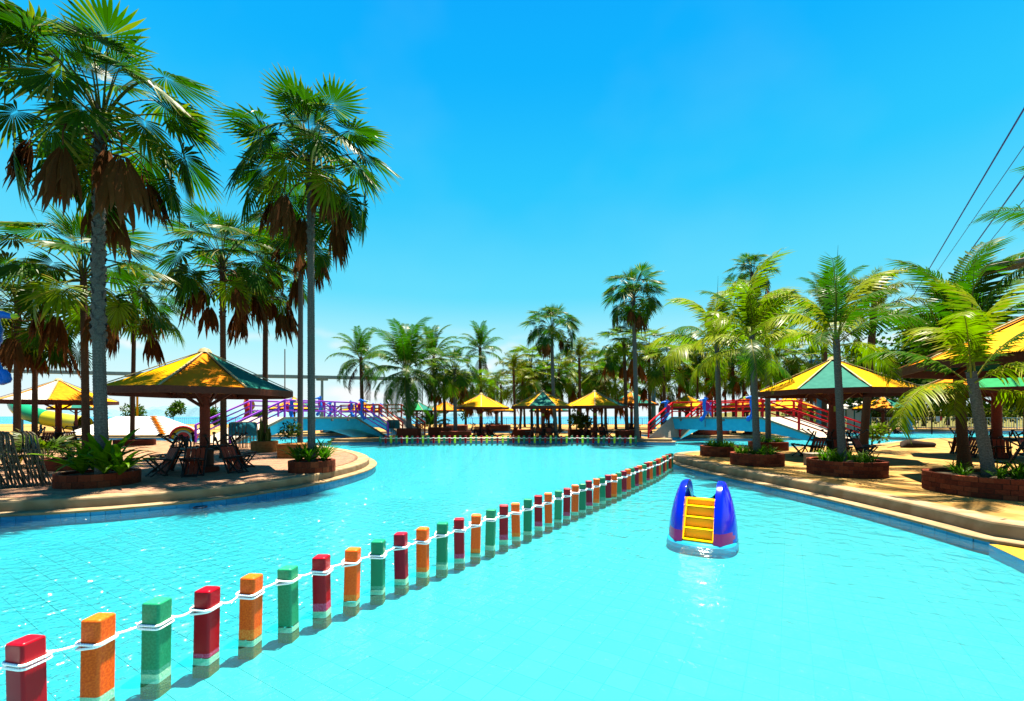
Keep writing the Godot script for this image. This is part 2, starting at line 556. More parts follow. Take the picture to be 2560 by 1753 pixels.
func island(called: String, label: String, ctrl: PackedVector2Array, step: float, paving: Material, ledge_y := 0.13) -> PackedVector2Array:
	var p := smooth_loop(ctrl, step)
	var nn := loop_normals(p)
	var inner := PackedVector2Array()
	for i in p.size():
		inner.append(p[i] - nn[i] * 0.72)
	var top := MB.new()
	top.slab(inner, DECK - 0.015)
	var o := struct(called, top.mesh(), paving, label)
	var wall := MB.new()
	wall.strip(line_at(p, nn, -0.07, BED - 0.02), line_at(p, nn, -0.07, ledge_y - 0.05), normals_at(nn, 1, 0))
	part(o, "pool_wall", wall.mesh(), M.wall_tile_b)
	var led := MB.new()
	led.strip(line_at(p, nn, -0.07, ledge_y - 0.055), line_at(p, nn, -0.012, ledge_y - 0.055), normals_at(nn, 0, -1))
	led.strip(line_at(p, nn, -0.012, ledge_y - 0.055), line_at(p, nn, 0.0, ledge_y - 0.04), normals_at(nn, 1, -0.5))
	led.strip(line_at(p, nn, 0.0, ledge_y - 0.04), line_at(p, nn, 0.0, ledge_y - 0.012), normals_at(nn, 1, 0))
	led.strip(line_at(p, nn, 0.0, ledge_y - 0.012), line_at(p, nn, -0.012, ledge_y), normals_at(nn, 1, 1))
	led.strip(line_at(p, nn, -0.012, ledge_y), line_at(p, nn, -0.31, ledge_y), normals_at(nn, 0, 1))
	part(o, "ledge", led.mesh(), M.concrete)
	var k := MB.new()
	k.strip(line_at(p, nn, -0.30, ledge_y - 0.01), line_at(p, nn, -0.30, DECK - 0.04), normals_at(nn, 1, 0))
	k.strip(line_at(p, nn, -0.30, DECK - 0.04), line_at(p, nn, -0.312, DECK - 0.012), normals_at(nn, 1, 0.35))
	k.strip(line_at(p, nn, -0.312, DECK - 0.012), line_at(p, nn, -0.34, DECK), normals_at(nn, 0.6, 1))
	k.strip(line_at(p, nn, -0.34, DECK), line_at(p, nn, -0.74, DECK), normals_at(nn, 0, 1))
	k.strip(line_at(p, nn, -0.74, DECK), line_at(p, nn, -0.745, DECK - 0.03), normals_at(nn, -1, 0))
	part(o, "kerb", k.mesh(), M.concrete)
	return p
func wall_tiles(o: Node, p: PackedVector2Array, keep: Callable, most: int, ledge_y := 0.13) -> void:
	var nn := loop_normals(p)
	var m := MB.new()
	m.box(Vector3.ZERO, Vector3(0.232, 0.222, 0.012), Basis(), 0.003)
	var tile := m.mesh()
	var run := 0.0
	var next := 0.0
	var made := 0
	for i in p.size():
		var a := p[i] - nn[i] * 0.066; var b := p[(i + 1) % p.size()] - nn[(i + 1) % p.size()] * 0.066
		var l := a.distance_to(b)
		while next < run + l and made < most:
			var q := a.lerp(b, (next - run) / l)
			if keep.call(q):
				var t := (b - a).normalized()
				var z := Vector3(nn[i].x, 0, -nn[i].y)
				var x := Vector3(t.x, 0, -t.y)
				part(o, "tile", tile, M.wall_tile if made % 3 else M.wall_tile_b, Transform3D(Basis(x, z.cross(x), z), Vector3(q.x, BED + 0.112, -q.y)))
				made += 1
			next += 0.238
		run += l
func setting() -> void:
	# pool floor, then single tiles where they can be told apart
	var fl := MB.new()
	fl.slab(PackedVector2Array([Vector2(-70, -4), Vector2(40, -4), Vector2(70, 30), Vector2(70, 64), Vector2(-70, 64)]), BED - 0.005)
	var floor_node := struct("pool_floor", fl.mesh(), M.floor, "bright turquoise tiled floor of the lagoon pool")
	var along := Vector2(0.53, 0.848); var across := Vector2(0.848, -0.53)
	var size := 0.245
	var spots := []
	for i in range(-40, 90):
		for j in range(-70, 70):
			var q := Vector2(-1.0, 2.0) + along * (i * size) + across * (j * size)
			if q.y < 2.6 or q.y > 11.5 or q.x > 7.25 or absf(q.x) > q.y * 1.22 or q.x < -7.5:
				continue
			spots.append(q)
	spots.sort_custom(func(a, b): return a.y < b.y)
	var tm := MB.new()
	tm.box(Vector3(0, -0.005, 0), Vector3(size - 0.004, 0.010, size - 0.004), Basis(), 0.001)
	var tile := tm.mesh()
	var turn := Basis(Vector3.UP, -atan2(along.x, along.y))
	var lane_rest := MB.new()
	var deep_rest := MB.new()
	var tones := [M.tile_a, M.tile_b, M.tile_c, M.tile_a]
	rng.seed = 4
	for k in spots.size():
		var q: Vector2 = spots[k]
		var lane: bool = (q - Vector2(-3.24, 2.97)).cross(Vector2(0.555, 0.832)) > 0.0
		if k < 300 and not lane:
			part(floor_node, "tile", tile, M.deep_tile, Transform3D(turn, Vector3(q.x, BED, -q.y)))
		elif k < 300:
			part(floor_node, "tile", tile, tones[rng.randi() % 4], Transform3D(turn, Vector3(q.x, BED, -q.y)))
		else:
			var rest: MB = lane_rest if lane else deep_rest
			var h := (size - 0.005) / 2.0
			var c := Vector3(q.x, BED - rng.randf() * 0.0006, -q.y)
			var ax := turn * Vector3(h, 0, 0); var az := turn * Vector3(0, 0, h)
			var dn := Vector3(0, -0.005, 0)
			rest.quad_n(c - ax - az, c + ax - az, c + ax + az, c - ax + az, Vector3.UP)
			for e in [[ax, az], [-ax, az], [az, ax], [-az, ax]]:
				rest.quad_n(c + e[0] - e[1], c + e[0] + e[1], c + e[0] + e[1] + dn, c + e[0] - e[1] + dn, (e[0] as Vector3).normalized())
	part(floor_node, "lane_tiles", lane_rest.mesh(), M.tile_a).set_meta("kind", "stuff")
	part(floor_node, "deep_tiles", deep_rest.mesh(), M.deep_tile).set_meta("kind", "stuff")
	# the roped row divides open water from the sheltered wading lane
	var wt := MB.new()
	wt.slab(PackedVector2Array([Vector2(-70, -4), Vector2(-7.9, -4), Vector2(6.6, 18.0), Vector2(7.6, 20.5), Vector2(70, 30), Vector2(70, 64), Vector2(-70, 64)]), 0.0)
	struct("pool_water", wt.mesh(), M.water, "open turquoise pool water with brisk sparkling ripples")
	wt = MB.new()
	wt.slab(PackedVector2Array([Vector2(-7.9, -4), Vector2(40, -4), Vector2(70, 30), Vector2(7.6, 20.5), Vector2(6.6, 18.0)]), 0.0)
	struct("pool_water", wt.mesh(), M.calm_water, "calm shallow water of the wading lane behind the roped posts")
	# island with the crinum bed and the big fan palms
	var west := PackedVector2Array([Vector2(-18, 6.6), Vector2(-12.4, 8.0), Vector2(-10.02, 8.69), Vector2(-8.49, 9.22), Vector2(-7.06, 10.26), Vector2(-6.3, 11.3), Vector2(-5.62, 12.7), Vector2(-5.25, 14.6),
		Vector2(-5.2, 16.4), Vector2(-5.6, 18.4), Vector2(-6.6, 20.6), Vector2(-8.4, 23.2), Vector2(-11.4, 26.4), Vector2(-15.4, 28.6), Vector2(-20.5, 30.0), Vector2(-27, 32.0), Vector2(-40, 33.5), Vector2(-60, 34), Vector2(-60, 5)])
	var pw := island("paving", "brick paved pool island with fan palms and a sand coloured kerb", west, 0.3, M.paving)
	var west_node: Node = get_child(get_child_count() - 1)
	wall_tiles(west_node, pw, func(q): return q.y < 17.5 and q.x > -14.0, 70)
	var inner := PackedVector2Array()
	var wn := loop_normals(pw)
	for i in pw.size():
		inner.append(pw[i] - wn[i] * 0.80)
	var bricks := []
	for i in range(0, 110):
		for j in range(-70, 0):
			var q := Vector2(j * 0.212 + (0.106 if i % 2 else 0.0), 8.9 + i * 0.108)
			if q.x > -13.6 and Geometry2D.is_point_in_polygon(q, inner):
				bricks.append(q)
	bricks.sort_custom(func(x, y): return x.length_squared() < y.length_squared())
	var bm := MB.new()
	bm.box(Vector3.ZERO, Vector3(0.204, 0.03, 0.100), Basis(), 0.003)
	var brick := bm.mesh()
	var many := MB.new()
	rng.seed = 6
	for k in bricks.size():
		var c := Vector3(bricks[k].x, DECK - 0.016 + rng.randf_range(-0.0015, 0.0015), -bricks[k].y)
		if k < 300:
			part(west_node, "paver", brick, [M.paver_a, M.paver_b, M.paver_c][rng.randi() % 3], Transform3D(Basis(Vector3.UP, rng.randf_range(-0.01, 0.01)), c))
		else:
			var tn := rng.randf_range(0.75, 1.25)
			many.tint(Color(0.27 * tn, 0.14 * tn * rng.randf_range(0.9, 1.1), 0.078 * tn))
			many.box(c, Vector3(0.204, 0.03, 0.100))
	part(west_node, "pavers", many.mesh(), M.pavers).set_meta("kind", "stuff")
	# island with the brick planters
	var east := PackedVector2Array([Vector2(60, 6.0), Vector2(24, 6.3), Vector2(9.0, 6.5), Vector2(7.9, 6.62), Vector2(7.56, 7.1), Vector2(7.58, 8.0), Vector2(7.56, 9.5), Vector2(7.45, 11.0), Vector2(7.2, 12.8), Vector2(6.95, 14.6),
		Vector2(6.75, 16.6), Vector2(6.75, 18.6), Vector2(7.2, 20.6), Vector2(8.6, 22.0), Vector2(12.4, 23.9), Vector2(16.0, 25.4), Vector2(20.5, 26.6), Vector2(26.7, 31.0), Vector2(34.5, 35.5), Vector2(60, 38)])
	var pe := island("paving", "sandy paved pool island with round brick planters", east, 0.3, M.far_paving, 0.10)
	var east_node: Node = get_child(get_child_count() - 1)
	wall_tiles(east_node, pe, func(q): return q.x < 9.0 and q.y < 18.0, 70)
	# beach deck across the water
	var mid := PackedVector2Array([Vector2(-14.4, 34.6), Vector2(-13.6, 33.6), Vector2(-11.5, 33.7), Vector2(-8, 34.9), Vector2(0, 35.2), Vector2(8, 34.9), Vector2(10.4, 33.6), Vector2(12.2, 33.4), Vector2(12.6, 35.0), Vector2(11.5, 38), Vector2(11.5, 45), Vector2(0, 45.5), Vector2(-10, 45), Vector2(-11.5, 39), Vector2(-13.4, 36.4)])
	island("paving", "sand coloured deck across the pool under the row of parasols", mid, 0.5, M.far_paving)
	var shore := PackedVector2Array([Vector2(-150, 40), Vector2(-60, 39), Vector2(-34, 40), Vector2(-22, 42), Vector2(-17, 46), Vector2(-10, 57), Vector2(0, 58.5), Vector2(10, 57), Vector2(14.5, 47), Vector2(16, 40.5), Vector2(20, 39.2), Vector2(25, 40.5), Vector2(30, 46), Vector2(40, 53), Vector2(70, 60), Vector2(150, 62), Vector2(150, 140), Vector2(60, 100), Vector2(30, 94), Vector2(-150, 92)])
	island("paving", "pale deck along the sea behind the pool", shore, 1.0, M.far_paving)
	# sand coloured step beside the planter island
	var st := MB.new()
	var sp := PackedVector2Array([Vector2(7.52, 7.0), Vector2(7.2, 6.3), Vector2(6.7, 5.2), Vector2(6.3, 4.0), Vector2(6.2, 2.0), Vector2(20, 2.0), Vector2(20, 6.6), Vector2(8.2, 6.9)])
	st.slab(sp, 0.035)
	var sn := struct("paving", st.mesh(), M.sandy, "low yellow gravel step at the pool edge")
	var se := MB.new()
	for i in 4:
		var a := sp[i]; var b := sp[i + 1]
		var nn := Vector3((b - a).y, 0, (b - a).x).normalized() * -1.0
		se.quad_n(Vector3(a.x, BED, -a.y), Vector3(b.x, BED, -b.y), Vector3(b.x, 0.03, -b.y), Vector3(a.x, 0.03, -a.y), nn)
	part(sn, "pool_wall", se.mesh(), M.wall_tile)
	# sea, far hills, land behind the fence
	var sea := MB.new()
	sea.slab(PackedVector2Array([Vector2(-9000, 88), Vector2(9000, 88), Vector2(9000, 9000), Vector2(-9000, 9000)]), -1.6)
	struct("sea", sea.mesh(), M.sea, "deep blue sea reaching the horizon")
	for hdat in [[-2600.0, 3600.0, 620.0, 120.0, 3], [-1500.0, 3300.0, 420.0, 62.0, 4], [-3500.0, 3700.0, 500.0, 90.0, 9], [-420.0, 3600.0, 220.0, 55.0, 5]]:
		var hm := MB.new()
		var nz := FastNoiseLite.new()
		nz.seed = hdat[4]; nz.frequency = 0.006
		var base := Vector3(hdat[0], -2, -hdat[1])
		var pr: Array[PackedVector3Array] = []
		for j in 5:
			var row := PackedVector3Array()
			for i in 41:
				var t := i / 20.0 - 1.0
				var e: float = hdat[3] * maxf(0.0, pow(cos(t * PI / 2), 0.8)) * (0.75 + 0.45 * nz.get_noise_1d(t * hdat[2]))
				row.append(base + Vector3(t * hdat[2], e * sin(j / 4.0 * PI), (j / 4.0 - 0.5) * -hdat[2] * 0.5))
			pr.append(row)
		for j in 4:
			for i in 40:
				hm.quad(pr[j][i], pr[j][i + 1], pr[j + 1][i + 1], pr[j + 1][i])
		struct("hill", hm.mesh(), M.hill, "low haze tinted headland across the sea")
	var land := MB.new()
	var gx := FastNoiseLite.new()
	gx.seed = 8; gx.frequency = 0.05
	for i in 24:
		for j in 12:
			var q: Array[Vector3] = []
			for s in [[0, 0], [1, 0], [1, 1], [0, 1]]:
				var x: float = 46.0 + (i + s[0]) * 5.0
				var z: float = 70.0 + (j + s[1]) * 5.0
				var rise: float = smoothstep(72.0, 100.0, z) * 3.6 * smoothstep(44.0, 60.0, x)
				q.append(Vector3(x, DECK + 0.01 + rise * (0.8 + 0.4 * gx.get_noise_2d(x, z)), -z))
			land.quad(q[3], q[2], q[1], q[0])
	struct("terrain", land.mesh(), M.grass, "dry grassy bank rising behind the pool fence")

# ---------------------------------------------------------------- roped posts
func round_square(half: float, r: float, seg := 3) -> PackedVector2Array:
	var out := PackedVector2Array()
	for k in 4:
		var c := Vector2(half - r, half - r).rotated(k * PI / 2)
		for i in seg + 1:
			out.append(c + Vector2(r, 0).rotated(k * PI / 2 + i * PI / 2 / seg))
	return out
func prism(half: float, r: float, y0: float, y1: float, top := false, seg := 3) -> ArrayMesh:
	var m := MB.new()
	var rings := [[half, y0], [half, y1]]
	if top:
		rings = [[half, y0], [half, y1 - 0.014], [half - 0.004, y1 - 0.005], [half - 0.014, y1]]
	var sh := round_square(1.0, r / half, seg)
	var prev := -1
	for k in rings.size():
		var s := m.v.size()
		for i in sh.size() + 1:
			var q := sh[i % sh.size()]
			var t := (sh[(i + 1) % sh.size()] - sh[(i + sh.size() - 1) % sh.size()]).normalized()
			var nn := Vector3(t.y, [0.0, 0.0, 0.7, 1.6][k] if top else 0.0, -t.x).normalized()
			m.vert(Vector3(q.x * rings[k][0], rings[k][1], q.y * rings[k][0]), nn)
		if prev >= 0:
			for i in sh.size():
				m.face(prev + i, prev + i + 1, s + i + 1); m.face(prev + i, s + i + 1, s + i)
		prev = s
	if top:
		var mid := m.vert(Vector3(0, y1 + 0.002, 0), Vector3.UP)
		var s := m.v.size()
		for i in sh.size():
			m.vert(Vector3(sh[i].x * (half - 0.014), y1, sh[i].y * (half - 0.014)), Vector3.UP)
		for i in sh.size():
			m.face(mid, s + i, s + (i + 1) % sh.size())
	return m.mesh()
# a laid rope: three strands twisting along the path
func strands(m: MB, path: PackedVector3Array, r: float, pitch: float, sides := 9) -> void:
	var prev := Vector3.ZERO
	var run := 0.0
	var first := m.v.size()
	for i in path.size():
		var d := (path[mini(i + 1, path.size() - 1)] - path[maxi(i - 1, 0)]).normalized()
		if i > 0:
			run += path[i].distance_to(path[i - 1])
		var x := prev if i > 0 else Vector3.UP.cross(d)
		x = (x - d * x.dot(d)).normalized()
		prev = x
		var y := d.cross(x)
		for k in sides + 1:
			var a := TAU * k / sides
			var ph := 3.0 * (a - TAU * run / pitch)
			var rr := r * (0.84 + 0.2 * cos(ph))
			var out := x * cos(a) + y * sin(a)
			var side := -x * sin(a) + y * cos(a)
			m.vert(path[i] + out * rr, (out + side * 0.6 * sin(ph)).normalized())
	for i in path.size() - 1:
		for k in sides:
			var a := first + i * (sides + 1) + k
			var e := a + sides + 1
			m.face(a, a + 1, e + 1); m.face(a, e + 1, e)
func posts() -> void:
	var half := 0.072
	var body := prism(half, 0.02, 0.035, 0.59, true)
	var band := prism(half + 0.0008, 0.02, -0.035, 0.036)
	var faded := prism(half + 0.0004, 0.02, 0.0, 0.06)
	var foot := prism(half + 0.002, 0.02, BED - 0.005, -0.034)
	# the diagonal row: depth and side read from the post feet along the row
	var keys := [[1, -3.24, 2.97], [4, -2.617, 3.80], [11, -1.17, 5.82], [18, 0.276, 7.85], [29, 2.60, 11.35], [40, 4.88, 15.0], [48, 6.36, 17.75]]
	var total := 48
	var at: Array[Vector3] = []
	for i in range(0, total + 1):
		var k := 0
		while k < keys.size() - 2 and i > keys[k + 1][0]:
			k += 1
		var t: float = (i - keys[k][0]) / float(keys[k + 1][0] - keys[k][0])
		at.append(Vector3(lerpf(keys[k][1], keys[k + 1][1], t), 0, -lerpf(keys[k][2], keys[k + 1][2], t)))
	var kinds := [["red", M.red_post], ["orange", M.orange_post], ["green", M.green_post]]
	rng.seed = 11
	var rope := thing("rope", "white laid rope looped from post to post along the diagonal row", "rope", at[total])
	var loop_mesh: Array[ArrayMesh] = []
	for v in 2:
		var lm := MB.new()
		for turn in 2:
			var sh := round_square(half + 0.0135, 0.03, 5)
			var path := PackedVector3Array()
			for i in sh.size() + 1:
				var q := sh[i % sh.size()]; var q2 := sh[(i + 1) % sh.size()]
				var steps := maxi(1, int(q.distance_to(q2) / 0.006))
				for s in (1 if i == sh.size() else steps):
					var w := q.lerp(q2, float(s) / steps)
					path.append(Vector3(w.x, turn * -0.026 + (0.010 * w.x / half if turn == 1 and v == 0 else -0.004 * w.x / half), w.y))
			strands(lm, path, 0.0105, 0.055)
		loop_mesh.append(lm.mesh())
	for i in range(0, total + 1):
		var p := at[i]
		var kd = kinds[(i + 2) % 3]
		var spin := -0.05 + rng.randf_range(-0.09, 0.09)
		var sink := rng.randf_range(-0.03, 0.006)
		var loop_y := 0.435 + rng.randf_range(-0.022, 0.022)
		if i >= 1:
			var nth := ordinal(total + 1 - i)
			var o := thing("pool_post", "%s square pool post, %s from the planter island" % [kd[0], nth], "post", p + Vector3(0, sink, 0), spin, "posts of the diagonal row")
			o.rotation = Vector3(rng.randf_range(-0.02, 0.02), spin, rng.randf_range(-0.025, 0.025))
			var worn := rng.randf() < 0.4
			part(o, "painted_shaft", body, M[kd[0] + "_post_b"] if worn else kd[1])
			if rng.randf() < 0.75:
				part(o, "faded_paint", faded, M[kd[0] + "_faded"], Transform3D(Basis.from_scale(Vector3(1, rng.randf_range(0.5, 1.6), 1)), Vector3(0, 0.034, 0)))
			part(o, "pale_band", band, M.band, Transform3D(Basis.from_scale(Vector3(1, rng.randf_range(0.7, 1.15), 1)), Vector3.ZERO))
			part(o, "foot", foot, M.algae)
		var lp := part(rope, "loop", loop_mesh[i % 2], M.rope, Transform3D(Basis(Vector3.UP, spin), p - at[total] + Vector3(0, loop_y, 0)))
		lp.set_meta("y", loop_y)
		if i > 0:
			var a := at[i - 1] + Vector3(0, float(rope.get_child(rope.get_child_count() - 2).get_meta("y")) if i == 1 else float(rope.get_meta("last_y")), 0)
			var b := p + Vector3(0, loop_y, 0)
			var d := (b - a)
			d.y = 0
			d = d.normalized()
			a += d * (half + 0.02); b -= d * (half + 0.02)
			var slack := rng.randf_range(0.0, 0.04)
			var n := 34 if i < 24 else 14
			var path := PackedVector3Array()
			for s in n + 1:
				var t := float(s) / n
				path.append(a.lerp(b, t) - at[total] - Vector3(0, slack * sin(t * PI), 0))
			var sm := MB.new()
			strands(sm, path, 0.0098, 0.055, 9 if i < 24 else 6)
			part(rope, "span", sm.mesh(), M.rope)
		rope.set_meta("last_y", loop_y)
	# the straight row along the far deck
	var k2 := [["green", M.green_post], ["red", M.red_post], ["lime", M.lime_post]]
	var n2 := 49
	var rope2 := thing("rope", "thin white rope strung along the posts before the parasol deck", "rope", pd(951, 33.0, 0.0))
	var thin := MB.new()
	var path2 := PackedVector3Array()
	for i in n2:
		var p := pd(951.0 + 13.3 * i, 33.0 + 0.5 * sin(i / 48.0 * PI), 0.0)
		var kd = k2[i % 3]
		var o := thing("pool_post", "%s pool post before the parasol deck, %s from the purple bridge" % [kd[0], ordinal(i + 1)], "post", p, rng.randf_range(-0.1, 0.1), "posts along the parasol deck")
		part(o, "painted_shaft", body, kd[1])
		part(o, "foot", foot, M.algae)
		path2.append(p + Vector3(0, 0.45, 0.085) - rope2.position)
		var q := pd(951.0 + 13.3 * (i + 0.5), 33.0, 0.41) + Vector3(0, 0, 0.085)
		if i < n2 - 1:
			path2.append(q - rope2.position)
	var rr := PackedFloat32Array()
	rr.resize(path2.size())
	rr.fill(0.016)
	thin.tube(path2, rr, 6)
	part(rope2, "strand", thin.mesh(), M.rope)

# ---------------------------------------------------------------- the little slide
func slide() -> void:
	var o := thing("water_slide", "small blue fish shaped pool slide with yellow steps standing in shallow water", "slide", Vector3(3.24, -0.07, -7.55), -0.54)
	o.scale = Vector3(1.08, 1.08, 1.08)
	# float base: rounded, wide
	var b := MB.new()
	var sh := PackedVector2Array()
	for i in 40:
		var a := TAU * i / 40
		var c := cos(a); var s := sin(a)
		sh.append(Vector2(signf(c) * pow(absf(c), 0.7) * 0.50, signf(s) * pow(absf(s), 0.7) * 0.60))
	var rows := [[1.0, BED + 0.06], [1.02, 0.0], [1.0, 0.06], [0.965, 0.085], [0.9, 0.097], [0.0, 0.099]]
	for k in rows.size() - 1:
		for i in 40:
			var q := sh[i]; var q2 := sh[(i + 1) % 40]
			var p: Array[Vector3] = []
			for w in [[q, k], [q2, k], [q2, k + 1], [q, k + 1]]:
				p.append(Vector3(w[0].x * rows[w[1]][0], rows[w[1]][1], w[0].y * rows[w[1]][0]))
			var nn := Vector3(q.x + q2.x, [0.0, 0.25, 0.8, 1.6, 8.0][k], q.y + q2.y).normalized()
			var n0 := Vector3(q.x, [0.0, 0.2, 0.7, 1.4, 8.0][k], q.y).normalized()
			var n1 := Vector3(q2.x, [0.0, 0.2, 0.7, 1.4, 8.0][k], q2.y).normalized()
			var s := b.vert(p[0], n0); b.vert(p[1], n1); b.vert(p[2], n1); b.vert(p[3], n0)
			b.face(s, s + 1, s + 2); b.face(s, s + 2, s + 3)
	part(o, "base", b.mesh(), M.slide_pale)
	# the two flared flanks: lens shaped in plan, arched in profile
	for side in [-1.0, 1.0]:
		var f := MB.new()
		var pink := MB.new()
		var ny := 24; var na := 36
		var grid := []
		for j in ny + 1:
			var t := float(j) / ny
			var h := sin(t * PI / 2)
			var y := 0.085 + 0.86 * h
			var k := sqrt(maxf(0.0, 1.0 - pow(h, 2.4)))
			var zf := 0.52 * k + 0.004; var zb := 0.60 * k + 0.004
			var edge := (0.085 + 0.01 * (1.0 - h)) * minf(1.0, k * 3.0 + 0.15)
			var bulge := 0.19 * pow(maxf(0.0, 1.0 - pow(h, 1.8)), 0.8)
			var lean := -0.10 * h
			var row := PackedVector3Array()
			for i in na:
				var a := TAU * i / na
				var c := cos(a); var s := sin(a)
				var z := (zf if s > 0 else zb) * s
				var x := 0.215
				if c > 0.0:
					x = 0.215 + edge * minf(1.0, c * 5.0) + bulge * c * c
				row.append(Vector3(side * x, y, z + lean))
			grid.append(row)
		for j in ny:
			for i in na:
				var i2 := (i + 1) % na
				var cz: float = (grid[j][i].z + grid[j][i2].z) * 0.5
				var m := pink if (grid[j + 1][i].y < 0.30 and cz > 0.20 + 1.1 * absf(grid[j][i].y - 0.13)) else f
				var ids := []
				for w in [[j, i], [j, i2], [j + 1, i2], [j + 1, i]]:
					var dj: Vector3 = grid[mini(w[0] + 1, ny)][w[1]] - grid[maxi(w[0] - 1, 0)][w[1]]
					var di: Vector3 = grid[w[0]][(w[1] + 1) % na] - grid[w[0]][(w[1] + na - 1) % na]
					var nn := dj.cross(di).normalized()
					var c0: Vector3 = grid[w[0]][w[1]] - Vector3(side * 0.30, grid[w[0]][w[1]].y, -0.05)
					if w[0] == ny:
						nn = Vector3.UP
					elif nn.dot(c0) < 0.0:
						nn = -nn
					ids.append(m.vert(grid[w[0]][w[1]], nn))
				m.face(ids[0], ids[1], ids[2]); m.face(ids[0], ids[2], ids[3])
		for i in range(1, na - 1):
			f.tri(grid[ny][0], grid[ny][i], grid[ny][i + 1])
		var fl := part(o, "flank", f.mesh(), M.slide_blue)
		part(fl, "lip", pink.mesh(), M.slide_pink)
		var eye := MB.new()
		eye.lathe(PackedVector2Array([Vector2(0.06, -0.02), Vector2(0.055, 0.01), Vector2(0.04, 0.018), Vector2(0, 0.022)]), 20)
		part(fl, "eye", eye.mesh(), M.slide_pale, Transform3D(Basis(Vector3(0, 0, 1), -side * 1.25) * Basis.from_scale(Vector3(1.3, 1, 0.8)), Vector3(side * 0.405, 0.48, -0.05)))
	# steps climb away from the camera
	for k in 5:
		var m := MB.new()
		var y: float = [0.115, 0.265, 0.415, 0.565, 0.66][k]
		var z: float = [0.47, 0.38, 0.28, 0.18, 0.06][k]
		m.box(Vector3(0, y, z - 0.04), Vector3(0.425, 0.03, 0.13), Basis(), 0.006)
		if k < 4:
			var y2: float = [0.265, 0.415, 0.565, 0.66][k]
			m.box(Vector3(0, (y + y2) / 2.0, z - 0.085), Vector3(0.41, y2 - y, 0.02))
		part(o, "step", m.mesh(), M.slide_yellow)
	for side in [-1.0, 1.0]:
		var m := MB.new()
		m.bar(Vector3(side * 0.205, 0.10, 0.46), Vector3(side * 0.205, 0.66, 0.08), 0.018, 0.10)
		part(o, "stringer", m.mesh(), M.slide_yellow)
	var ch := MB.new()
	var last: Array[Vector3] = []
	for k in 13:
		var t := k / 12.0
		var y := 0.66 - 0.56 * smoothstep(0.0, 1.0, t)
		var z := -0.02 - 0.95 * t
		var now: Array[Vector3] = []
		for s in 9:
			var a := PI * s / 8.0
			now.append(Vector3(-0.20 * cos(a), y + 0.16 * (1.0 - sin(a)), z))
		if k > 0:
			for s in 8:
				ch.quad(last[s], last[s + 1], now[s + 1], now[s])
		last = now
	part(o, "chute", ch.mesh(), M.slide_pale)
	var ring := MB.new()
	var rp := PackedVector3Array(); var rr := PackedFloat32Array()
	for i in 25:
		rp.append(Vector3(cos(TAU * i / 24) * 0.13, 0, sin(TAU * i / 24) * 0.13)); rr.append(0.012)
	ring.tube(rp, rr, 6, false)
	var rn := thing("rubber_ring", "small dark ring drifting by the tiled wall of the palm island", "ring", gp(500, 1268, 0.01))
	part(rn, "ring", ring.mesh(), M.cable)

# ---------------------------------------------------------------- palms
var fan_live: Array[ArrayMesh] = []
var fan_young: Array[ArrayMesh] = []
var fan_dead: Array[ArrayMesh] = []
var fan_warm: Array[ArrayMesh] = []
var fan_rust: Array[ArrayMesh] = []
var feather: Array[ArrayMesh] = []
var feather_warm: Array[ArrayMesh] = []
var feather_dead: Array[ArrayMesh] = []
var plume: Array[ArrayMesh] = []
var boot_mesh: ArrayMesh

func mixc(a: Color, b: Color, t: float) -> Color:
	return a.lerp(b, t)
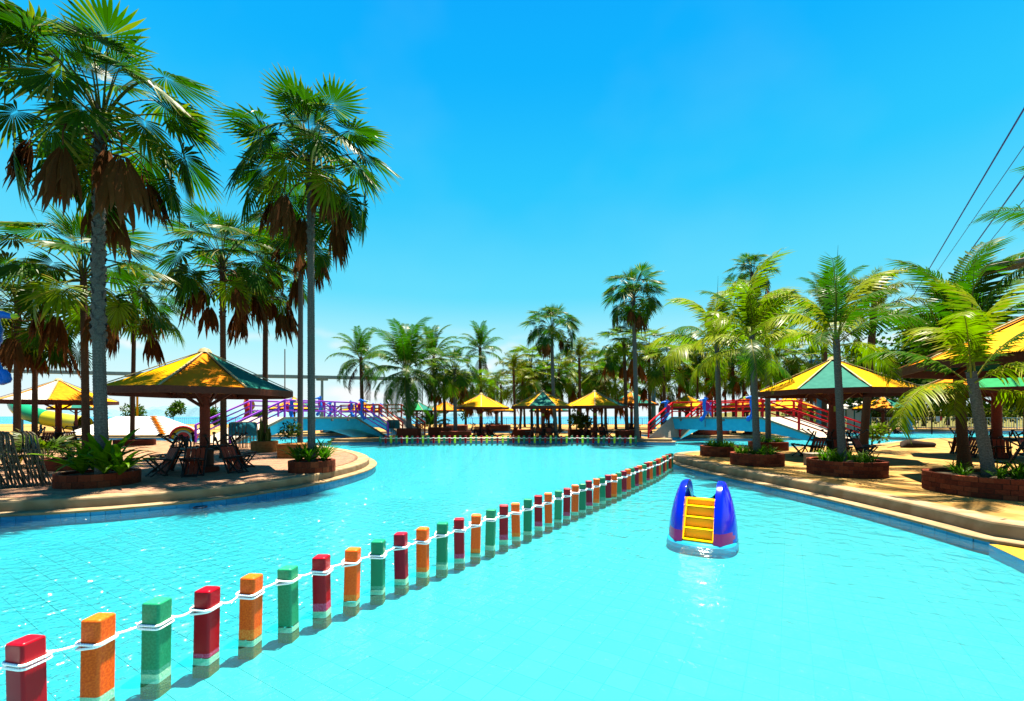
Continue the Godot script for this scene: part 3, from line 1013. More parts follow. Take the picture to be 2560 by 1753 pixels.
# a fan leaf: long stalk, then a round pleated blade split into hanging tips
func fan_leaf(sd: int, stalk: float, blade: float, nseg: int, spread: float, bend: float, green: Color, tip: Color, dead := false) -> ArrayMesh:
	var r := RandomNumberGenerator.new()
	r.seed = sd
	var m := MB.new()
	m.tint(mixc(green, Color(0.2, 0.18, 0.05), 0.5) if not dead else Color(0.12, 0.06, 0.03))
	var path := PackedVector3Array(); var rad := PackedFloat32Array()
	var p := Vector3.ZERO; var ang := 0.10
	for i in 8:
		path.append(p); rad.append(lerpf(0.026, 0.011, i / 7.0))
		var t := i / 7.0
		p += Vector3(0, sin(ang), cos(ang)) * stalk / 7.0
		ang -= bend * (0.3 + 1.4 * t) / 7.0
	m.tube(path, rad, 5, false)
	var hast := path[7]
	var axis := Vector3(0, sin(ang - 0.12), cos(ang - 0.12))
	if dead:
		axis = Vector3(0, -1, 0.16).normalized()
	var up := axis.cross(Vector3(1, 0, 0)).normalized()
	if up.y < 0:
		up = -up
	if dead:
		up = Vector3(0, 0, 1)
	var cost := axis * blade * (0.16 if not dead else 0.05)
	for i in nseg:
		var f := (i + 0.5) / nseg * 2.0 - 1.0
		var phi := f * spread
		var l := blade * (1.0 - 0.30 * f * f) * r.randf_range(0.88, 1.06)
		var root := hast + cost * (1.0 - absf(f))
		var dir := axis * cos(phi) + Vector3(1, 0, 0) * sin(phi)
		var side := -axis * sin(phi) + Vector3(1, 0, 0) * cos(phi)
		var droop := r.randf_range(0.02, 0.30) if not dead else 0.0
		if dead:
			l *= r.randf_range(0.6, 1.25)
		var snapped := r.randf() < 0.12 and not dead
		var half := spread / nseg
		var lift := (0.10 if i % 2 == 0 else -0.02)
		var tone := r.randf_range(0.72, 1.3)
		var yellow := r.randf() < 0.08
		var base := Color(green.r * tone, green.g * tone, green.b * tone)
		if yellow and not dead:
			base = mixc(base, Color(0.30, 0.25, 0.03), 0.6)
		var prev: Array[Vector3] = []
		var pcol := base
		for s in 6:
			var t: float = [0.03, 0.3, 0.55, 0.7, 0.86, 1.0][s]
			var w := 0.0
			if t <= 0.56:
				w = t * l * sin(half) * 1.06
			else:
				w = 0.56 * l * sin(half) * 1.06 * (1.0 - pow((t - 0.56) / 0.44, 1.3) * 0.97)
			if dead:
				w *= 3.1
			var q := root + dir * (l * t)
			if dead:
				q = root + axis * (l * t) + Vector3(sin(phi * 2.4), 0, 0) * (0.30 * sqrt(t) * l) + up * ((0.16 if i % 2 else -0.12) * cos(phi * 1.6) * sqrt(t) * l) + Vector3(r.randf_range(-1, 1), 0, r.randf_range(-1, 1)) * 0.03 * t
			else:
				q -= up * (0.22 * absf(f) * t * l * 0.6)
				q += Vector3.DOWN * droop * l * pow(t, 2.6)
				if snapped and t > 0.6:
					q += Vector3.DOWN * l * (t - 0.6) * 0.9 - dir * l * (t - 0.6) * 0.6
			var nrm := up
			var now: Array[Vector3] = [q - side * w, q + nrm * w * (0.5 if not dead else 0.8) + nrm * lift * 0.02, q + side * w]
			if s > 0:
				m.tint(pcol)
				var c2 := mixc(base, tip, smoothstep(0.72, 1.0, t) * 0.8)
				var ids := []
				var fn := (now[1] - prev[1]).cross(now[2] - prev[0]).normalized()
				if fn.dot(up) < 0:
					fn = -fn
				for hsel in 2:
					var na := (fn + (side if hsel == 1 else -side) * 0.45).normalized()
					m.tint(pcol)
					var a0 := m.vert(prev[hsel], na); var a1 := m.vert(prev[hsel + 1], na)
					m.tint(c2)
					var b1 := m.vert(now[hsel + 1], na); var b0 := m.vert(now[hsel], na)
					m.face(a0, a1, b1)
					if s < 5:
						m.face(a0, b1, b0)
				pcol = c2
			prev = now
	return m.mesh()
# a feather leaf: arching midrib with two combs of leaflets
func feather_leaf(sd: int, length: float, n: int, leaflet: float, bend: float, hang: float, green: Color, tip: Color, plumose := false, rise := 0.25) -> ArrayMesh:
	var r := RandomNumberGenerator.new()
	r.seed = sd
	var m := MB.new()
	var path := PackedVector3Array(); var rad := PackedFloat32Array(); var dirs := PackedVector3Array()
	var p := Vector3.ZERO; var ang := rise
	var st := 18
	var sway := r.randf_range(-0.12, 0.12)
	for i in st + 1:
		var t := float(i) / st
		var d := Vector3(sin(sway * t), sin(ang) * cos(sway * t), cos(ang) * cos(sway * t)).normalized()
		path.append(p); dirs.append(d); rad.append(lerpf(0.026, 0.004, pow(t, 0.7)))
		p += d * length / st
		ang -= bend * (0.35 + 1.3 * t) / st
	m.tint(mixc(green, Color(0.45, 0.36, 0.06), 0.65))
	m.tube(path, rad, 5, false)
	var sweep := 0.0
	for i in n:
		var t := 0.14 + 0.86 * (i + 0.5) / n
		var k := t * st
		var a := int(k)
		var q := path[a].lerp(path[mini(a + 1, st)], k - a)
		var d := dirs[mini(a, st)]
		var sidev := Vector3.UP.cross(d).normalized()
		var up := d.cross(sidev).normalized()
		if up.y < 0: up = -up
		var l := leaflet * (0.45 + 0.55 * sin(pow(clampf((t - 0.08) / 0.92, 0.0, 1.0), 0.75) * PI * 0.93)) * r.randf_range(0.88, 1.08)
		for s in [-1.0, 1.0]:
			var fwd := lerpf(0.35, 1.0, t)
			var dir: Vector3 = (sidev * s + d * fwd * 0.75 + up * r.randf_range(0.0, 0.25)).normalized()
			if plumose:
				dir = (sidev * s * cos(r.randf_range(-1.2, 1.2)) + up * r.randf_range(-0.9, 0.9) + d * 0.7).normalized()
			var hh := hang * r.randf_range(0.7, 1.25)
			var w := 0.021 * leaflet / 0.6 + 0.006
			var tone := r.randf_range(0.75, 1.25)
			var base := Color(green.r * tone, green.g * tone, green.b * tone)
			var pr := q
			var wd := d * w
			var ids: Array[int] = []
			var nn := dir.cross(d).normalized()
			if nn.dot(up) < 0: nn = -nn
			for j in 4:
				var u: float = [0.0, 0.35, 0.7, 1.0][j]
				var c := q + dir * l * u * (1.0 - 0.22 * hh * u) + Vector3.DOWN * hh * l * u * u * 0.75
				var ww: float = [0.5, 1.0, 0.75, 0.0][j]
				m.tint(mixc(base, tip, smoothstep(0.75, 1.0, u) * 0.7))
				var n2 := (nn + dir * 0.8 * hh * u).normalized()
				ids.append(m.vert(c - wd * ww, n2)); ids.append(m.vert(c + wd * ww, n2))
			for j in 3:
				m.face(ids[j * 2], ids[j * 2 + 1], ids[j * 2 + 3])
				if j < 2:
					m.face(ids[j * 2], ids[j * 2 + 3], ids[j * 2 + 2])
	return m.mesh()
func leaf_stock() -> void:
	var dk := Color(0.030, 0.088, 0.003); var dtip := Color(0.26, 0.22, 0.015)
	for k in 5:
		fan_live.append(fan_leaf(100 + k, 1.62 + 0.1 * (k % 3), 1.10 + 0.07 * (k % 2), 28, 2.15, 0.6 + 0.16 * k, dk, dtip))
	for k in 3:
		fan_young.append(fan_leaf(120 + k, 1.1, 1.1, 26, 1.15, 0.2, Color(0.032, 0.09, 0.005), Color(0.14, 0.13, 0.025)))
	for k in 4:
		fan_dead.append(fan_leaf(140 + k, 0.85 + 0.22 * k, 1.15, 28, 0.62, 1.7 + 0.25 * k, Color(0.115, 0.042, 0.012), Color(0.2, 0.10, 0.035), true))
	for k in 4:  # yellow and rust leaves; their tone also carries the sunlight on the grove
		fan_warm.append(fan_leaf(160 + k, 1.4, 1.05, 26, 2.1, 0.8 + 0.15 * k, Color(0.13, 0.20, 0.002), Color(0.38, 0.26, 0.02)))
		fan_rust.append(fan_leaf(180 + k, 1.1 + 0.25 * k, 1.0, 24, 0.62, 1.8 + 0.3 * k, Color(0.20, 0.055, 0.008), Color(0.32, 0.13, 0.03), true))
	var cg := Color(0.038, 0.105, 0.006); var ctip := Color(0.18, 0.17, 0.03)
	for k in 5:
		feather.append(feather_leaf(200 + k, 2.9, 44, 0.62, 1.25 + 0.2 * k, 0.55 + 0.12 * k, cg, ctip, false, 0.3))
	for k in 4:
		feather_warm.append(feather_leaf(220 + k, 3.0, 46, 0.74, 1.75 + 0.25 * k, 0.85 + 0.1 * k, Color(0.19, 0.24, 0.003), Color(0.38, 0.30, 0.04), false, 0.4))
	for k in 2:
		feather_dead.append(feather_leaf(240 + k, 2.4, 34, 0.5, 1.0, 1.4, Color(0.06, 0.035, 0.02), Color(0.12, 0.08, 0.045), false, -0.2))
	for k in 4:
		plume.append(feather_leaf(260 + k, 2.2, 60, 0.42, 2.2 + 0.15 * k, 0.5, Color(0.15, 0.17, 0.003), Color(0.3, 0.24, 0.03), true, 0.5))
	var b := MB.new()
	# a cut leaf base that hugs the trunk
	var q := PackedVector3Array([Vector3(-0.5, -0.5, 0.0), Vector3(0.5, -0.35, 0.0), Vector3(0.35, 0.4, 0.35), Vector3(-0.2, 0.5, 0.5), Vector3(0.0, -0.1, 0.28)])
	b.tri(q[0], q[4], q[1]); b.tri(q[1], q[4], q[2]); b.tri(q[2], q[4], q[3]); b.tri(q[3], q[4], q[0])
	b.tri(q[2] * 0.9, q[3] * 0.9, Vector3(-0.45, 0.45, 0.05))
	boot_mesh = b.mesh()
func trunk_mesh(base: Vector3, top: Vector3, r0: float, r1: float, bow: Vector3, ring: float, sd: int, flare := 1.0) -> ArrayMesh:
	var r := RandomNumberGenerator.new()
	r.seed = sd
	var m := MB.new()
	var l := base.distance_to(top)
	var n := int(l / ring) * 2
	var path := PackedVector3Array(); var rad := PackedFloat32Array()
	for i in n + 1:
		var t := float(i) / n
		path.append(base.lerp(top, t) + bow * sin(t * PI))
		var k := lerpf(r0, r1, t) * (1.0 + 0.55 * flare * exp(-t * l / 0.28))
		rad.append(k * ((1.0 if i % 2 == 0 else 0.93) + r.randf_range(-0.02, 0.02)))
	m.tube(path, rad, 14, true)
	return m.mesh()
# kind: "fan", "feather", "warm", "plume"
func palm(kind: String, called: String, label: String, base: Vector3, top: Vector3, o := {}) -> Node3D:
	var sd: int = o.get("seed", 1)
	var r := RandomNumberGenerator.new()
	r.seed = sd
	var t := thing(called, label, "palm tree", base)
	var d := top - base
	var far: bool = o.get("far", false)
	var r0: float = o.get("r", 0.15)
	var tr := part(t, "trunk", trunk_mesh(Vector3(0, -0.05, 0), d, r0, r0 * o.get("taper", 0.8), o.get("bow", Vector3.ZERO), 0.30 if far else 0.07, sd, o.get("flare", 1.0)), o.get("bark", M.trunk_brown))
	var boots: int = o.get("boots", 0)
	for i in boots:
		var h: float = 1.0 - float(o.get("boot_share", 0.5)) * i / boots
		var a := i * 2.4
		var c: Vector3 = d * h + (o.get("bow", Vector3.ZERO) as Vector3) * sin(h * PI)
		var sc: float = lerpf(r0, r0 * o.get("taper", 0.8), h)
		var bs := Basis(Vector3.UP, a) * Basis(Vector3(0, 0, 1), (0.55 if i % 2 else -0.55)) * Basis.from_scale(Vector3(sc * 1.7, sc * 1.3, sc * 0.75))
		part(tr, "leaf_base", boot_mesh, M.boot, Transform3D(bs, c + Basis(Vector3.UP, a) * Vector3(0, 0, sc * 0.86)))
	var n: int = o.get("n", 28)
	var sc: float = o.get("size", 1.0)
	var lowest: float = o.get("low", -0.45)
	var turn := r.randf() * TAU
	for i in n:
		var k := (i + 0.5) / n
		var pitch := lerpf(1.5, lowest, pow(k, 1.12)) + r.randf_range(-0.14, 0.14)
		var az := turn + i * 2.39996 + r.randf_range(-0.25, 0.25)
		var ms: ArrayMesh
		var s := sc * r.randf_range(0.9, 1.08)
		if kind == "fan":
			ms = fan_young[r.randi() % 3] if k < 0.16 else fan_live[r.randi() % 5]
			if k < 0.16: s *= 0.9
			if k > 0.7 and r.randf() < 0.25:
				ms = fan_warm[r.randi() % 4]
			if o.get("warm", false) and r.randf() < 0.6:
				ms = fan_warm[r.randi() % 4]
		elif kind == "feather":
			ms = feather[mini(4, int(k * 3.2) + r.randi() % 2)]
		elif kind == "warm":
			ms = feather_warm[r.randi() % 4] if r.randf() < 0.75 else feather[r.randi() % 5]
		else:
			ms = plume[r.randi() % 4]
		var roll := r.randf_range(-0.35, 0.35)
		var b := Basis(Vector3.UP, az) * Basis(Vector3.RIGHT, -pitch) * Basis(Vector3(0, 0, 1), roll) * Basis.from_scale(Vector3(s, s, s))
		var off := Basis(Vector3.UP, az) * Vector3(0, -k * 0.5 * sc, r0 * 0.6)
		part(t, "frond", ms, M.leaf, Transform3D(b, d + off))
	var m: int = o.get("dead", 0)
	for i in m:
		var az := turn + i * 2.39996 * 1.0 + 1.1 + r.randf_range(-0.3, 0.3)
		if o.has("dead_az"):
			az = o.dead_az[i % o.dead_az.size()] + r.randf_range(-0.25, 0.25)
		var s := sc * r.randf_range(0.9, 1.35)
		var pitch := r.randf_range(-0.25, 0.35) if kind == "fan" else r.randf_range(-1.05, -0.45)
		var ms := (fan_rust if o.get("warm", false) else fan_dead)[r.randi() % 4] if kind == "fan" else feather_dead[r.randi() % 2]
		var b := Basis(Vector3.UP, az) * Basis(Vector3.RIGHT, 0.0 if kind == "fan" else -pitch) * Basis.from_scale(Vector3(s * r.randf_range(0.9, 1.3), s * r.randf_range(0.85, 1.2), s))
		part(t, "dead_frond", ms, M.dead_leaf, Transform3D(b, d + Basis(Vector3.UP, az) * Vector3(0, (-0.5 - r.randf() * 0.7) * sc, r0 * 0.6)))
	var spear: float = o.get("spear", 0.0)
	if spear > 0.0:
		var sp := MB.new()
		sp.tint(Color(0.16, 0.2, 0.05))
		sp.tube(PackedVector3Array([Vector3.ZERO, Vector3(0.01, spear * 0.5, 0), Vector3(0.05, spear, 0.02)]), PackedFloat32Array([0.03, 0.018, 0.003]), 5)
		part(t, "spear_leaf", sp.mesh(), M.leaf, Transform3D(Basis(), d))
	return t
func palms() -> void:
	var G: Material = M.trunk_grey; var B: Material = M.trunk_brown
	# --- the tall fan palms on the brick paved island
	palm("fan", "fan_palm", "tallest fan palm with grey trunk wrapped in old leaf bases, above the crinum bed", pd(258, 11.0, DECK), pd(254, 11.0, hy(275, 11.0)), {"seed": 3, "r": 0.148, "taper": 0.72, "bark": G, "n": 40, "size": 0.97, "dead": 10, "boots": 120, "boot_share": 0.62, "low": -0.5, "bow": Vector3(-0.1, 0, 0)})
	palm("fan", "fan_palm", "brown trunked fan palm behind the tallest palm with a low planter at its foot", pd(216, 14.6, DECK), pd(208, 14.6, hy(672, 14.6)), {"seed": 5, "r": 0.115, "bark": B, "n": 30, "size": 0.93, "dead": 4, "low": -0.5})
	palm("fan", "fan_palm", "dark fan palm with a shaggy skirt over the orange and white parasol", pd(42, 21.0, DECK), pd(44, 21.0, hy(750, 21)), {"seed": 7, "r": 0.145, "bark": B, "n": 26, "size": 1.08, "dead": 7})
	palm("fan", "fan_palm", "reddish trunked fan palm rising through the orange and white parasol row", pd(86, 23.0, DECK), pd(88, 23.0, hy(800, 23)), {"seed": 8, "r": 0.125, "bark": B, "n": 24, "size": 1.03, "dead": 8})
	palm("fan", "fan_palm", "slim fan palm standing in the round planter before the white pyramid", pd(330, 26.6, DECK), pd(336, 26.6, hy(752, 26.6)), {"seed": 11, "r": 0.125, "bark": B, "n": 28, "size": 1.12, "dead": 5})
	palm("fan", "fan_palm", "fan palm behind the yellow and teal parasol with brown skirts hanging low", pd(559, 18.2, DECK), pd(556, 18.2, hy(648, 18.2)), {"seed": 13, "r": 0.125, "bark": B, "n": 30, "size": 0.96, "dead": 9, "boots": 40, "boot_share": 0.3})
	palm("fan", "fan_palm", "fan palm at the cactus planter with a ring of dead brown leaves", pd(662, 22.6, DECK), pd(664, 22.6, hy(690, 22.6)), {"seed": 17, "r": 0.14, "bark": B, "n": 25, "size": 0.98, "dead": 11})
	palm("fan", "fan_palm", "slim dark fan palm just behind the tall grey palm of the strap leaf planter", pd(750, 21.0, DECK), pd(752, 21.0, hy(575, 21.0)), {"seed": 19, "r": 0.13, "bark": G, "n": 25, "size": 0.93, "dead": 7})
	palm("fan", "fan_palm", "tall fan palm with ringed grey trunk growing from the strap leaf planter", pd(779, 13.9, DECK), pd(776, 13.9, hy(400, 13.9)), {"seed": 23, "r": 0.118, "taper": 0.85, "bark": G, "n": 37, "size": 0.95, "dead": 9, "boots": 50, "boot_share": 0.3, "low": -0.5})
	# --- across the pool
	palm("feather", "coconut_palm", "coconut palm behind the purple bridge beside a pink and blue seahorse", pd(907, 47, DECK), pd(902, 47, hy(892, 47)), {"seed": 31, "r": 0.22, "bark": B, "n": 22, "size": 1.25, "far": true, "low": -0.9, "dead": 3})
	palm("feather", "coconut_palm", "large bushy coconut palm in a square planter beside the red bridge ramp", pd(1024, 36, DECK), pd(1016, 36, hy(912, 36)), {"seed": 33, "r": 0.24, "bark": G, "n": 34, "size": 1.42, "far": true, "low": -1.15, "flare": 1.6})
	palm("feather", "coconut_palm", "coconut palm with thin trunk just behind the large bushy one", pd(1090, 42, DECK), pd(1084, 42, hy(885, 42)), {"seed": 35, "r": 0.16, "bark": G, "n": 18, "size": 1.15, "far": true, "low": -0.4, "dead": 2})
	palm("fan", "fan_palm", "thin fan palm with two dry skirts near the round orange planters", pd(1112, 39, DECK), pd(1110, 39, hy(945, 39)), {"warm": true, "seed": 37, "r": 0.16, "bark": B, "n": 20, "size": 0.95, "far": true, "dead": 4})
	palm("fan", "fan_palm", "bright green fan palm with grey trunk beside the all yellow parasol", pd(1139, 37.5, DECK), pd(1136, 37.5, hy(925, 37.5)), {"seed": 39, "r": 0.18, "bark": G, "n": 28, "size": 0.98, "far": true, "dead": 4})
	palm("feather", "coconut_palm", "lone coconut palm with dark trunk standing above the all yellow parasol", pd(1203, 58, DECK), pd(1200, 58, hy(868, 58)), {"seed": 41, "r": 0.24, "bark": B, "n": 20, "size": 1.25, "far": true, "low": -0.6, "dead": 2})
	palm("fan", "fan_palm", "low sunlight tinted fan palm right above the all yellow parasol", pd(1203, 50, DECK), pd(1203, 50, hy(965, 50)), {"warm": true, "seed": 43, "r": 0.2, "bark": B, "n": 26, "size": 1.15, "far": true, "dead": 6})
	palm("plume", "foxtail_palm", "drooping foxtail palm between the yellow parasol and the teal fronted parasol", pd(1288, 43, DECK), pd(1284, 43, hy(925, 43)), {"seed": 45, "r": 0.14, "bark": B, "n": 16, "size": 1.15, "far": true, "low": -0.2})
	palm("plume", "foxtail_palm", "smaller foxtail palm leaning out beside the drooping foxtail palm", pd(1300, 47, DECK), pd(1306, 47, hy(955, 47)), {"seed": 46, "r": 0.14, "bark": B, "n": 14, "size": 1.1, "far": true, "low": -0.2})
	palm("fan", "fan_palm", "fan palm with bowed grey trunk crossing the teal fronted parasol", pd(1391, 35.6, DECK), pd(1380, 35.6, hy(815, 35.6)), {"seed": 47, "r": 0.16, "bark": G, "n": 30, "size": 0.93, "far": true, "dead": 5, "bow": Vector3(-0.1, 0, 0)})
	palm("plume", "foxtail_palm", "tall foxtail palm with arching yellow plumes above the yellow and teal parasol", pd(1452, 46, DECK), pd(1448, 46, hy(895, 46)), {"seed": 49, "r": 0.16, "bark": B, "n": 16, "size": 1.35, "far": true, "low": -0.1})
	palm("fan", "fan_palm", "tallest fan palm across the pool with pale grey trunk beside the red bridge", pd(1593, 34.6, DECK), pd(1583, 34.6, hy(735, 34.6)), {"seed": 51, "r": 0.19, "bark": G, "n": 36, "size": 1.0, "far": true, "dead": 5, "low": -0.7})
	palm("fan", "fan_palm", "brown fan palm with rusty skirts just beside the pale trunked tallest one", pd(1568, 37, DECK), pd(1560, 37, hy(860, 37)), {"warm": true, "seed": 53, "r": 0.17, "bark": B, "n": 28, "size": 0.95, "far": true, "dead": 9})
	var wood := [[1330, 52, 905], [1345, 48, 955], [1400, 50, 930], [1425, 56, 945], [1490, 54, 925], [1515, 50, 950], [1540, 58, 900], [1625, 46, 870], [1662, 42, 905], [1700, 52, 880], [1745, 58, 905], [1790, 52, 880], [1835, 46, 910], [1860, 56, 880], [1945, 50, 890], [1990, 56, 900], [2030, 48, 915]]
	wood.append_array([[1165, 64, 968], [1255, 66, 962], [1312, 70, 975], [1372, 68, 958], [1470, 66, 972], [1505, 72, 965], [1588, 68, 958], [1655, 66, 960], [1722, 70, 950], [1770, 64, 945], [1815, 66, 940], [1905, 62, 925]])
	wood.sort_custom(func(p, q): return p[0] < q[0])
	var wl := ["sunlight tinted grove fan palm behind the parasols"]
	for i in wood.size():
		var a = wood[i]
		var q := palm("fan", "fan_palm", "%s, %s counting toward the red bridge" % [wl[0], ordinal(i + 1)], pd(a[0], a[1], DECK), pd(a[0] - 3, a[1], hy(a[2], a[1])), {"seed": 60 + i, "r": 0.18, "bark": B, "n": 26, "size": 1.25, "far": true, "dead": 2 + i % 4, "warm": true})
		q.set_meta("group", "grove behind the parasol row")
	palm("fan", "fan_palm", "lone fan palm crown rising high behind the feather palms of the planters", pd(1882, 44, DECK), pd(1880, 44, hy(680, 44)), {"seed": 90, "r": 0.2, "bark": G, "n": 28, "size": 0.95, "far": true, "dead": 3})
	# --- feather palms in the brick planters
	palm("warm", "feather_palm", "feather palm in the planter closest to the tip of the brick planter island", pd(1801, 19.4, DECK + 0.3), pd(1792, 19.4, hy(862, 19.4)), {"seed": 101, "r": 0.125, "bark": G, "n": 12, "size": 1.12, "low": -0.35, "spear": 3.0, "flare": 0.4})
	palm("warm", "feather_palm", "bright feather palm in the second planter along the kerb", pd(1893, 15.9, DECK + 0.3), pd(1881, 15.9, hy(838, 15.9)), {"seed": 103, "r": 0.125, "bark": G, "n": 13, "size": 0.98, "low": -0.35, "flare": 0.4})
	palm("warm", "feather_palm", "feather palm half hidden behind the bright one, by the red bridge ramp", pd(1921, 22.9, DECK + 0.3), pd(1918, 22.9, hy(850, 22.9)), {"seed": 105, "r": 0.14, "bark": G, "n": 11, "size": 1.05, "low": -0.3, "flare": 0.4})
	palm("warm", "feather_palm", "yellow green feather palm whose trunk crosses the teal and yellow parasol", pd(2107, 13.2, DECK + 0.3), pd(2090, 13.2, hy(832, 13.2)), {"seed": 107, "r": 0.115, "bark": G, "n": 11, "size": 0.86, "low": -0.25, "spear": 2.6, "flare": 0.4})
	palm("warm", "feather_palm", "leaning feather palm with thick grey trunk in the largest brick planter", pd(2476, 10.0, DECK + 0.3), pd(2428, 10.0, hy(930, 10.0)), {"seed": 109, "r": 0.118, "bark": G, "n": 10, "size": 0.78, "low": -0.55, "spear": 2.4, "flare": 0.5})
	palm("feather", "coconut_palm", "dark upright coconut palm behind the leaning feather palm", pd(2412, 15.0, DECK), pd(2392, 15.0, hy(905, 15)), {"seed": 111, "r": 0.16, "bark": B, "n": 14, "size": 1.45, "low": 0.75})
	palm("plume", "foxtail_palm", "dark foxtail palm with brown trunk behind the teal and yellow parasol", pd(2158, 23, DECK), pd(2186, 23, hy(765, 23)), {"seed": 113, "r": 0.2, "bark": B, "n": 20, "size": 1.15, "low": -0.5})
	palm("feather", "coconut_palm", "coconut palm standing far behind the yellow green feather palm", pd(2060, 34, DECK), pd(2064, 34, hy(770, 34)), {"seed": 115, "r": 0.2, "bark": B, "n": 20, "size": 1.2, "low": -0.5, "far": true})
	palm("feather", "coconut_palm", "coconut palm whose crown reaches in beside the concrete canopy slab", pd(2740, 12, DECK), pd(2730, 12, hy(590, 12)), {"seed": 117, "r": 0.17, "bark": B, "n": 18, "size": 0.9, "low": -0.4})
	for k in [[2310, 60, 930], [2370, 66, 900], [2440, 70, 930], [2230, 62, 940], [2140, 70, 930], [2500, 58, 900]]:
		var q := palm("feather", "coconut_palm", "leafy coconut palm on the dry bank behind the pool fence", pd(k[0], k[1], DECK + 0.4), pd(k[0], k[1], hy(k[2], k[1])), {"seed": 200 + k[0], "r": 0.2, "bark": B, "n": 22, "size": 1.7, "low": -0.7, "far": true})
		q.set_meta("group", "palms on the dry bank")

# ---------------------------------------------------------------- smaller plants
func strap(sd: int, length: float, width: float, bend: float, green: Color, tip: Color, rise := 1.1) -> ArrayMesh:
	var r := RandomNumberGenerator.new()
	r.seed = sd
	var m := MB.new()
	var p := Vector3.ZERO; var ang := rise
	var prev: Array[int] = []
	for i in 9:
		var t := i / 8.0
		var w := width * 0.5 * (sin(pow(t, 0.6) * PI * 0.92) * 0.8 + 0.35 * (1.0 - t)) * (1.0 if t < 1.0 else 0.0)
		var up := Vector3(0, cos(ang), -sin(ang))
		m.tint(mixc(green, tip, smoothstep(0.8, 1.0, t) * 0.6))
		var now: Array[int] = [m.vert(p + Vector3(-w, 0, 0) + up * w * 0.35, (up + Vector3(0.35, 0, 0)).normalized()), m.vert(p, up), m.vert(p + Vector3(w, 0, 0) + up * w * 0.35, (up - Vector3(0.35, 0, 0)).normalized())]
		if i > 0:
			for k in 2:
				m.face(prev[k], prev[k + 1], now[k + 1]); m.face(prev[k], now[k + 1], now[k])
		prev = now
		p += Vector3(0, sin(ang), cos(ang)) * length / 8.0
		ang -= bend / 8.0 * (0.5 + t)
	return m.mesh()
var crinum_leaves: Array[ArrayMesh] = []
var sword_leaves: Array[ArrayMesh] = []
func rosette(called: String, label: String, at: Vector3, stock: Array[ArrayMesh], n: int, s: float, sd: int, group := "", category := "plant") -> Node3D:
	var r := RandomNumberGenerator.new()
	r.seed = sd
	var t := thing(called, label, category, at, r.randf() * TAU, group)
	for i in n:
		var k := float(i) / n
		var b := Basis(Vector3.UP, i * 2.39996) * Basis(Vector3.RIGHT, lerpf(-0.35, 0.45, k) + r.randf_range(-0.15, 0.15)) * Basis(Vector3(0, 0, 1), r.randf_range(-0.3, 0.3)) * Basis.from_scale(Vector3.ONE * s * r.randf_range(0.75, 1.1))
		part(t, "leaf", stock[r.randi() % stock.size()], M.leaf, Transform3D(b, Vector3(0, 0.02, 0)))
	return t
var tufts: Array[ArrayMesh] = []
func tuft_stock() -> void:
	for k in 4:
		crinum_leaves.append(strap(300 + k, 0.95, 0.12, 1.1 + 0.3 * k, Color(0.10, 0.23, 0.006), Color(0.22, 0.24, 0.02)))
		sword_leaves.append(strap(320 + k, 0.62, 0.055, 0.7 + 0.35 * k, Color(0.06, 0.15, 0.005), Color(0.15, 0.15, 0.02)))
	for k in 4:
		var r := RandomNumberGenerator.new()
		r.seed = 340 + k
		var m := MB.new()
		m.colored = true
		for i in 22:
			var one := strap(360 + i, r.randf_range(0.22, 0.42), 0.028, r.randf_range(0.4, 1.6), Color(0.07, 0.155, 0.008) * r.randf_range(0.7, 1.4), Color(0.32, 0.3, 0.1), r.randf_range(0.6, 1.4))
			var arr := one.surface_get_arrays(0)
			var b := Basis(Vector3.UP, r.randf() * TAU)
			var off := Vector3(r.randf_range(-0.06, 0.06), 0, r.randf_range(-0.06, 0.06))
			var s := m.v.size()
			for j in arr[Mesh.ARRAY_VERTEX].size():
				m.tint(arr[Mesh.ARRAY_COLOR][j])
				m.vert(b * arr[Mesh.ARRAY_VERTEX][j] + off, b * arr[Mesh.ARRAY_NORMAL][j])
			for j in arr[Mesh.ARRAY_INDEX]:
				m.ix.append(s + j)
		tufts.append(m.mesh())
